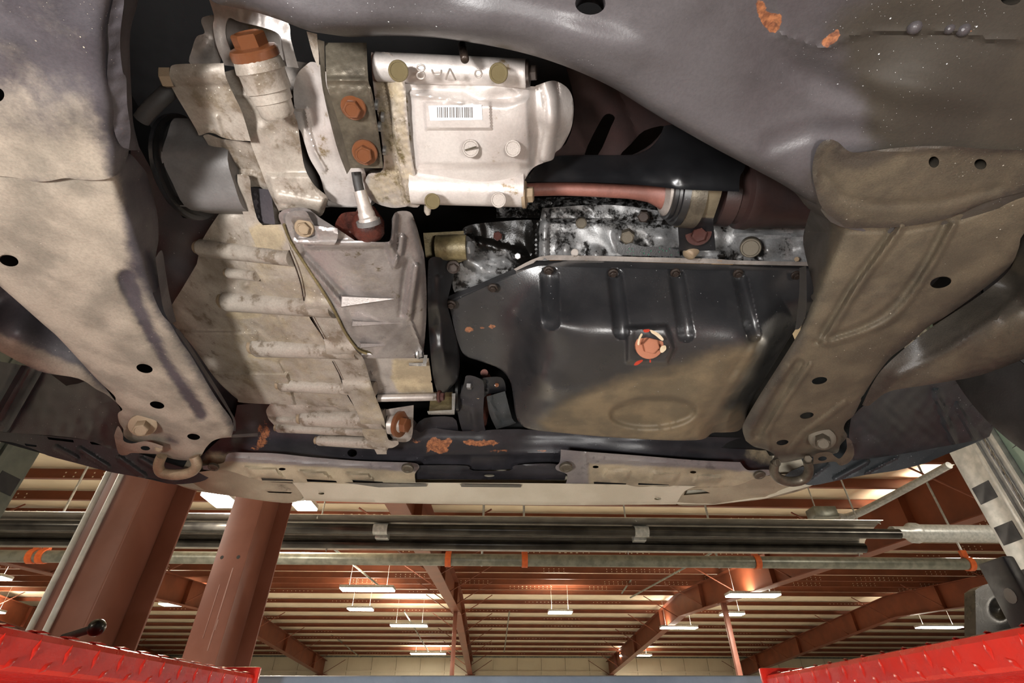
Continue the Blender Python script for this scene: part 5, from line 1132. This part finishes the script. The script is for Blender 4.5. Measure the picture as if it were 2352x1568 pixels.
# ------------------------------------------------------------------ car body panels, coloured near-black for the shade in the engine bay
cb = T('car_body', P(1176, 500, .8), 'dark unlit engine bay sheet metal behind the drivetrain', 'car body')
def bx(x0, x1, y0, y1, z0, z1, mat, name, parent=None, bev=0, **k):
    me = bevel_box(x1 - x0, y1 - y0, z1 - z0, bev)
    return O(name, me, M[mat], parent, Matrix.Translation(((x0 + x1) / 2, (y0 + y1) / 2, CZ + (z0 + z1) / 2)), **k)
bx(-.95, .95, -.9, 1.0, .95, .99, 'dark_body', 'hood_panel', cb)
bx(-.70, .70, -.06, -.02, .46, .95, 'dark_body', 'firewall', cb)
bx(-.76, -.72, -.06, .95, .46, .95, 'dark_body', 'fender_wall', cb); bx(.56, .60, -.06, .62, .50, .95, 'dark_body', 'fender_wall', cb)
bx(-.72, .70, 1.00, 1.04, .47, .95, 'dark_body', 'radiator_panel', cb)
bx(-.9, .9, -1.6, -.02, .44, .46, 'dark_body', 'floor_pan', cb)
# dull inner side shield beside the gearbox
O('dust_shield', sheet(sm([(300, 300, 1), (420, 500), (520, 480), (545, 600), (500, 760), (560, 920), (640, 930), (600, 1000), (520, 1000), (300, 640, 1)], 3), Flat(.56), 12, [lumps(200, .01, 3)], skirt=.01), M['plastic_black'], cb)
# ------------------------------------------------------------------ front end: radiator support, shields, bumper, liners
rs = T('radiator_support', P(1100, 1060, .43), 'black lower crossmember with rust patches in front of the oil pan', 'crossmember')
S_rs = Surf([(450, 1060, .44), (700, 1060, .435), (1100, 1065, .432), (1740, 1070, .44), (560, 940, .50), (900, 960, .49), (1200, 985, .488), (1700, 1010, .49), (700, 1010, .452), (1100, 1030, .446), (1500, 1040, .448)])
RS = [(440, 1075, 1), (470, 1040), (500, 1012), (530, 985), (545, 930, 1), (640, 925), (900, 940), (960, 975, 1), (1060, 990), (1190, 985), (1400, 1000), (1700, 1005), (1760, 1035), (1770, 1075), (1720, 1085), (1290, 1075), (960, 1085), (500, 1085, 1)]
rl = [mask(sm([(984, 1010), (1000, 1003), (1016, 1012), (1036, 1005), (1040, 1016), (1028, 1028), (1036, 1038), (1006, 1041), (992, 1034), (982, 1040), (978, 1024)], 2), 6, .9), mask(sm([(1060, 1010), (1140, 1010), (1150, 1020), (1090, 1025)], 3), 7, .8), mask(ell(1140, 1036, 30, 4), 5, .8), mask(ell(1245, 1036, 14, 4), 4, .7),
      mask(sm([(592, 975), (612, 965), (620, 1000), (605, 1030), (580, 1035), (570, 1030), (590, 1010)], 3), 8, .6), mask(ell(950, 1010, 20, 10), 8, .5)]
O('beam', sheet(sm(RS, 3), S_rs, 6, [lumps(200, .004, 2), hump([(560, 1015), (900, 1022), (1300, 1030), (1720, 1045)], 26, .006), ridge([(940, 1062), (1000, 1040), (1290, 1040)], 10, .004), plateau([(1080, 1052), (1180, 1052), (1190, 1080), (1070, 1080)], .004, 5)],
    holes=[ell(809, 1040, 11, 9)], skirt=.04, rust=rl, dust=[mask([(440, 1080), (480, 1030), (560, 1040), (500, 1090)], 14, .6), mask([(1720, 1000), (1790, 1040), (1780, 1080), (1700, 1050)], 14, .5)]), M['black_paint_rusty'], rs)
O('support_lip', sheet(sm([(948, 1082), (956, 1070), (990, 1068), (1072, 1069), (1086, 1080), (1170, 1080), (1184, 1068), (1262, 1064), (1284, 1070), (1299, 1086), (1297, 1102, 1), (957, 1100, 1)], 3), Surf([(950, 1080, .418), (1298, 1085, .418), (1120, 1101, .412)]), 6, [hump([(975, 1071), (1072, 1072), (1086, 1082), (1170, 1082), (1184, 1071), (1270, 1067)], 4, .004)], holes=[ell(1124, 1092, 12, 3, 0, 16)], skirt=.015), M['black_paint_rusty'], rs)
# upright bracket stamped into the support
for (pts, c, f) in (([(950, 985, 1), (975, 960), (1040, 958), (1052, 985, 1), (1050, 1002), (1030, 1008), (990, 1006), (965, 1000)], .474, [(968, 965), (966, 1000)]), ([(1048, 930, 1), (1066, 880), (1072, 862), (1100, 868), (1112, 885), (1110, 960), (1120, 1005, 1), (1080, 1005), (1060, 985)], .47, [(1064, 925), (1086, 935), (1096, 1000)])):
    O('upright', sheet(sm(pts, 3), Flat(c), 6, [hump(f, 9, .008), lumps(50, .002, 3)], skirt=.02, rust=[mask(ell(1090, 990, 30, 14), 8, .35)]), M['black_paint_rusty'], rs)
# small bracket with connector in the gap beside the sump
br = T('mount_stay', P(1120, 930, .47), 'small black bolted stay and clip in the gap beside the sump', 'bracket')
O('stay_plate', sheet(sm([(1076, 890, 1), (1090, 885), (1100, 870, 1), (1120, 866), (1150, 866), (1160, 880), (1162, 898, 1), (1120, 905, 1), (1112, 912, 1), (1100, 920), (1078, 912)], 3), Flat(.478), 6, [ridge([(1117, 866), (1117, 905)], 4, -.006)], skirt=.004, back=True), M['black_metal'], br)
O('clip_body', sheet(sm([(1118, 910, 1), (1160, 898, 1), (1176, 960), (1184, 972), (1140, 985, 1), (1124, 950)], 3), Flat(.472), 6, [hump([(1122, 912), (1146, 980)], 8, .010), plateau([(1150, 935), (1172, 930), (1178, 952), (1156, 958)], .004, 3)], skirt=.03), M['plastic_black'], br)
bolt(br, 1098, 909, .476, 7.5, M['bolt_tan'], 'hex'); bolt(br, 1141, 884, .476, 5, M['rust'], 'disc'); bolt(br, 1077, 885, .47, 9, M['steel_dull'], 'hex', ax=(1, -.2, -.2))
O('mount_block', sheet([(981, 944), (1038, 941), (1038, 903), (1046, 903), (1044, 952), (984, 952)], Flat(.452), 6, skirt=.02), M['steel'], label='silver angled metal block below the flywheel cover', cat='block')
O('mount_cushion', sheet(sm([(990, 900, 1), (1040, 900, 1), (1038, 945, 1), (985, 946, 1)], 2), Flat(.47), 12, skirt=.02), M['stud_yellow'], label='brown resin block set inside the silver angle', cat='block')
dk = T('drive_pulley', P(1060, 900, .48), 'dark rubber edged pulley standing between flywheel cover and stay', 'pulley')
m = pxm(1055, 890, .48)
O('disc', lathe(P(1046, 900, .49), P(1060, 900, .49), [(0, 40 * m), (.3, 46 * m), (.7, 46 * m), (1, 38 * m)], 28), M['rubber_gloss'], dk)
O('hub', lathe(P(1060, 898, .488), P(1070, 898, .488), [(0, 20 * m), (1, 18 * m)], 20), M['black_metal'], dk)
O('coolant_pipe', ptube([(1112, 856, .52, 9), (1120, 880, .53, 10), (1115, 940, .52, 9), (1105, 985, .52, 14), (1140, 992, .52, 12)], 4), M['shaft_brown'], label='pinkish brown pipe glimpsed behind the black stay', cat='pipe')

def shield(label, outline, ctrl, feats, holes, clips, dust):
    t = T('splash_shield', P(sum(p[0] for p in outline) / len(outline), 1080, .40), label, 'splash shield', 'splash shields')
    pn = O('panel', sheet(sm(outline, 3), Surf(ctrl), 5, feats, holes=holes, skirt=.003, back=True, dust=dust), M['shield_tan'], t)
    for h in holes:
        if len(h) == 4: O('slot', sheet(h, Flat(.4065), None, skirt=.002), M['ink'], t)  # black backing plate, stands in for the shade inside the opening
    for (u, v, r) in clips: bolt(pn, u, v, .40, r, M['bolt_grey'], 'clip', name='clip', ax=(0, -.3, -1))
    return t
def quad(u, v, w, h, sk): return [(u, v), (u + w, v + 4), (u + w + sk, v + h), (u + sk, v + h - 2)]
shield('tan dirty splash shield on the gearbox side, front edge slotted', [(465, 1070, 1), (490, 1066), (514, 1062), (520, 1046), (532, 1039), (570, 1039), (634, 1041), (719, 1050), (825, 1058), (910, 1061), (953, 1063), (963, 1073), (953, 1088), (955, 1110, 1), (868, 1112), (655, 1107), (596, 1103), (549, 1088), (520, 1080), (490, 1080), (467, 1078, 1)],
    [(530, 1040, .425), (800, 1058, .425), (955, 1066, .418), (550, 1085, .402), (870, 1110, .400), (955, 1108, .402), (700, 1075, .406), (500, 1072, .405)],
    [plateau(quad(562, 1072, 70, 24, 20), .012, 4), plateau(quad(684, 1080, 60, 20, 20), .012, 4), plateau(quad(796, 1085, 50, 16, 12), .012, 4), ridge([(525, 1050), (700, 1064), (900, 1074)], 7, .004), dome((935, 1075), 26, 10, -.005)],
    [quad(600, 1097, 72, 8, 2), quad(704, 1100, 68, 8, 2), quad(809, 1102, 70, 7, 2), ell(648, 1077, 8, 3)], [(490, 1073, 12), (936, 1076, 14)], [mask([(470, 1066), (525, 1058), (700, 1068), (960, 1082), (960, 1120), (560, 1112)], 8, .8)])
shield('grey-tan splash shield below the sump with three embossed pads', [(1288, 1032, 1), (1347, 1037), (1469, 1046), (1592, 1056), (1700, 1061, 1), (1712, 1076), (1725, 1080), (1765, 1078), (1770, 1090, 1), (1730, 1100), (1700, 1112), (1641, 1120), (1460, 1120), (1298, 1115, 1), (1303, 1090), (1280, 1080), (1276, 1071), (1286, 1060)],
    [(1290, 1035, .425), (1500, 1050, .422), (1700, 1062, .42), (1300, 1112, .402), (1500, 1120, .400), (1690, 1112, .40), (1500, 1085, .405), (1760, 1085, .402), (1290, 1070, .41)],
    [plateau(quad(1395, 1078, 54, 22, -10), .012, 4), plateau(quad(1502, 1084, 58, 22, -12), .012, 4), plateau(quad(1606, 1090, 56, 18, -14), .012, 4), ridge([(1350, 1052), (1500, 1062), (1690, 1074)], 7, .004), ridge([(1345, 1040), (1348, 1100)], 6, .005)],
    [quad(1364, 1106, 74, 8, 0), quad(1466, 1109, 70, 7, 0), ell(1368, 1072, 7, 3), ell(1592, 1084, 7, 3)], [(1300, 1074, 15), (1745, 1091, 13)], [mask([(1350, 1062), (1500, 1068), (1720, 1080), (1780, 1095), (1690, 1130), (1350, 1125)], 8, .7)])

bc = T('bumper', P(1120, 1150, .385), 'cream and tan plastic underside of the front bumper', 'bumper')
O('bumper_panel', sheet(sm([(672, 1108, 1), (960, 1108), (1300, 1110), (1600, 1116, 1), (1572, 1128), (1553, 1158, 1), (1300, 1160), (1000, 1157), (702, 1150, 1), (690, 1130)], 3), Surf([(680, 1110, .40), (1580, 1118, .40), (700, 1150, .385), (1550, 1158, .385), (1120, 1158, .383)]), 8, [dome((860, 1160), 60, 16, .004)], holes=[ell(738, 1133, 7, 2.5), ell(1511, 1145, 8, 3)], skirt=.05), M['plastic_cream'], bc)
for pts in ([(790, 1108), (980, 1111), (980, 1117), (870, 1119)], [(1056, 1111), (1198, 1113), (1196, 1119), (1060, 1118)]):
    O('slot', sheet(pts, Flat(.3955), None, skirt=.002), M['black_gloss'], bc)
O('bumper_lip', sheet(sm([(380, 1098, 1), (440, 1086), (520, 1080), (600, 1104), (690, 1112), (697, 1132), (690, 1148), (660, 1155), (600, 1149), (540, 1140), (470, 1130), (420, 1118)], 4), Surf([(380, 1100, .41), (540, 1085, .412), (690, 1115, .402), (660, 1154, .386), (470, 1130, .39)]), 7, [plateau([(475, 1108), (528, 1116), (528, 1132), (480, 1128)], .005, 3), plateau([(600, 1118), (694, 1128), (690, 1150), (560, 1142)], .005, 3), lumps(90, .002, 4)],
    holes=[[(612, 1128), (672, 1130), (668, 1133), (618, 1131)]], skirt=.05, dust=[mask(ell(560, 1110, 90, 20), 20, .6)]), M['plastic_tan'], bc)
O('bumper_lip', sheet(sm([(1556, 1158), (1562, 1140), (1578, 1122), (1640, 1118), (1720, 1100), (1800, 1088), (1850, 1095), (1868, 1110), (1840, 1126), (1760, 1145), (1700, 1152), (1640, 1159), (1590, 1161)], 4), Surf([(1560, 1150, .39), (1600, 1122, .402), (1800, 1090, .412), (1860, 1110, .40), (1640, 1159, .386)]), 7, [plateau([(1705, 1134), (1720, 1128), (1770, 1126), (1786, 1132), (1740, 1140)], .005, 3), lumps(90, .002, 6)],
    holes=[[(1574, 1126), (1610, 1124), (1632, 1132), (1570, 1137)]], skirt=.05, dust=[mask(ell(1650, 1130, 90, 20), 20, .3)]), M['plastic_tan'], bc)
O('dark_lining', sheet([(1560, 1118), (1650, 1118), (1650, 1142), (1560, 1144)], Flat(.42), 12, skirt=.004), M['black_gloss'], bc)  # black sheet behind the lip opening, keeps it dark
UL = [(-300, 925, 1), (-40, 985), (60, 996), (200, 1010), (280, 1030), (340, 1048), (440, 1080), (480, 1092), (460, 1106), (400, 1112), (350, 1102), (300, 1092), (250, 1083), (170, 1062), (110, 1046), (80, 1032), (30, 1016), (-40, 1004), (-300, 940, 1)]
O('undertray', sheet(sm(UL, 3), Surf([(-300, 932, .45), (-40, 990, .43), (280, 1030, .424), (460, 1095, .405), (350, 1102, .39), (100, 1044, .395), (-40, 1004, .42)]), 4, [hump([(130, 1028), (175, 1052)], 8, .007), hump([(185, 1032), (245, 1070)], 8, .007), hump([(275, 1052), (330, 1092)], 8, .007), hump([(325, 1055), (400, 1100)], 8, .007)],
    holes=[[(108, 1003), (168, 1010), (170, 1016), (112, 1009)], [(206, 1014), (252, 1018), (258, 1025), (210, 1020)], [(56, 1018), (84, 1022), (84, 1026), (60, 1024)]], skirt=.05), M['plastic_black'], bc)
UR = [(1840, 1110, 1), (1800, 1098), (1840, 1072), (1960, 1052), (2060, 1040), (2150, 1024), (2250, 1004), (2252, 1012), (2150, 1052), (2130, 1062), (2060, 1080), (1990, 1090), (1920, 1104), (1870, 1114)]
O('undertray', sheet(sm(UR, 3), Surf([(1840, 1110, .39), (1800, 1090, .41), (1960, 1052, .424), (2250, 1006, .43), (2130, 1062, .393), (1950, 1098, .388)]), 4, [hump([(1990, 1060), (1920, 1098)], 8, .007), hump([(2060, 1050), (1990, 1085)], 4, .004), hump([(1900, 1068), (1850, 1106)], 4, .004)],
    holes=[[(1966, 1038), (2008, 1036), (2006, 1042), (1968, 1044)], [(2044, 1035), (2110, 1031), (2106, 1037), (2046, 1041)]], skirt=.05), M['plastic_black'], bc)
def fascia(edge, mat):
    pts = [P(*e) for e in edge]; n = len(pts)
    co = pts + [p + Vector((0, .03, .16)) for p in pts] + [p + Vector((0, .05, .30)) for p in pts]
    fs = [(k * n + i, k * n + i + 1, (k + 1) * n + i + 1, (k + 1) * n + i) for k in (0, 1) for i in range(n - 1)]
    O('fascia', fin('fascia', co, fs, 50), M[mat], bc)
fascia([(-40, 1003, .42), (110, 1045, .395), (250, 1082, .391), (350, 1101, .39), (400, 1111, .39)], 'plastic_black')
fascia([(1870, 1113, .39), (1990, 1089, .39), (2130, 1061, .393), (2250, 1011, .42)], 'plastic_black')
fascia([(400, 1111, .39), (470, 1128, .39), (600, 1148, .387), (660, 1154, .386), (702, 1149, .385), (1120, 1157, .384), (1552, 1157, .385), (1640, 1158, .386), (1760, 1144, .388), (1870, 1113, .39)], 'plastic_cream')
def liner(label, outline, ctrl, feats, holes=()):
    O('fender_liner', sheet(sm(outline, 3), Surf(ctrl), 7, feats, holes=holes, skirt=.004, back=True), M['plastic_black'], label=label, cat='fender liner', group='fender liners')
liner('black plastic wheel arch liner on the gearbox side with a bright crease', [(-300, 740, 1), (-40, 820), (60, 840), (180, 868), (230, 890), (268, 925), (280, 960), (270, 1030), (200, 1010), (120, 1000), (-40, 985), (-300, 925, 1)],
    [(-300, 745, .52), (-300, 925, .44), (-40, 830, .50), (120, 860, .475), (260, 930, .435), (270, 1010, .412), (-40, 985, .418), (120, 1000, .414), (100, 930, .445)], [hump([(98, 846), (10, 1000)], 7, .014), hump([(48, 840), (-20, 960)], 8, .014), ridge([(75, 850), (0, 970)], 10, -.006), plateau([(210, 975), (240, 972), (236, 1008), (200, 1000)], .004, 3), lumps(60, .003, 3)])
liner('blue-black plastic wheel arch liner with white speckles near the tyre', [(1955, 960, 1), (1985, 930), (2045, 895), (2130, 878), (2260, 850), (2280, 985), (2250, 1010, 1), (2150, 1028), (2060, 1044), (1958, 1058, 1), (1950, 1000)],
    [(1960, 960, .435), (2130, 880, .475), (2270, 860, .48), (2250, 1008, .416), (1960, 1056, .412), (2100, 960, .445)], [hump([(2150, 900), (2190, 1015)], 9, .010), hump([(2200, 930), (2240, 1010)], 7, .008), plateau([(1985, 1008), (2015, 1004), (2022, 1018), (1990, 1024)], .004, 3), lumps(70, .003, 8)])

# ------------------------------------------------------------------ front wheel
wh = T('wheel_assembly', (.838, .41, CZ + .138), 'black tyre with ribbed tread hanging beside the wheel arch liner', 'tyre')
R, xc, w2 = .312, .838, .115
prof = [(-w2, .60), (-w2 - .004, .70), (-w2 - .006, .80), (-w2, .90), (-w2 + .012, .962), (-w2 + .028, .985)]
for g in (-.06, -.02, .02, .06): prof += [(g - .006, .997), (g - .005, .972), (g + .005, .972), (g + .006, .997)]
prof += [(w2 - .028, .985), (w2 - .012, .962), (w2, .90), (w2 + .006, .80), (w2 + .004, .70), (w2, .60)]
c0 = Vector((xc, .41, CZ + .45))
co, fs = [], []; n = 96
for x, r in prof:
    for i in range(n):
        th = 2 * math.pi * i / n; co.append(c0 + Vector((x, R * r * math.cos(th), R * r * math.sin(th))))
for j in range(len(prof) - 1):
    for i in range(n):
        k = (i + 1) % n; fs.append((j * n + i, j * n + k, (j + 1) * n + k, (j + 1) * n + i))
tb = O('tyre_body', fin('tyre', co, fs, 30), M['rubber'], wh)
for i in range(44):
    th = 2 * math.pi * i / 44
    p = c0 + Vector((-w2 + .014, R * .965 * math.cos(th), R * .965 * math.sin(th))); d = Vector((-.6, math.cos(th), math.sin(th))).normalized()
    if math.cos(th) > -.2: O('tread_whisker', tube([p, p + d * .006], [.0007, .0003], 5), M['rubber'], tb)
O('rim', lathe(c0 + Vector((-w2 + .01, 0, 0)), c0 + Vector((w2 - .01, 0, 0)), [(0, R * .62), (.1, R * .60), (.3, R * .55), (.9, R * .55), (1, R * .62)], 40), M['steel_dull'], wh)
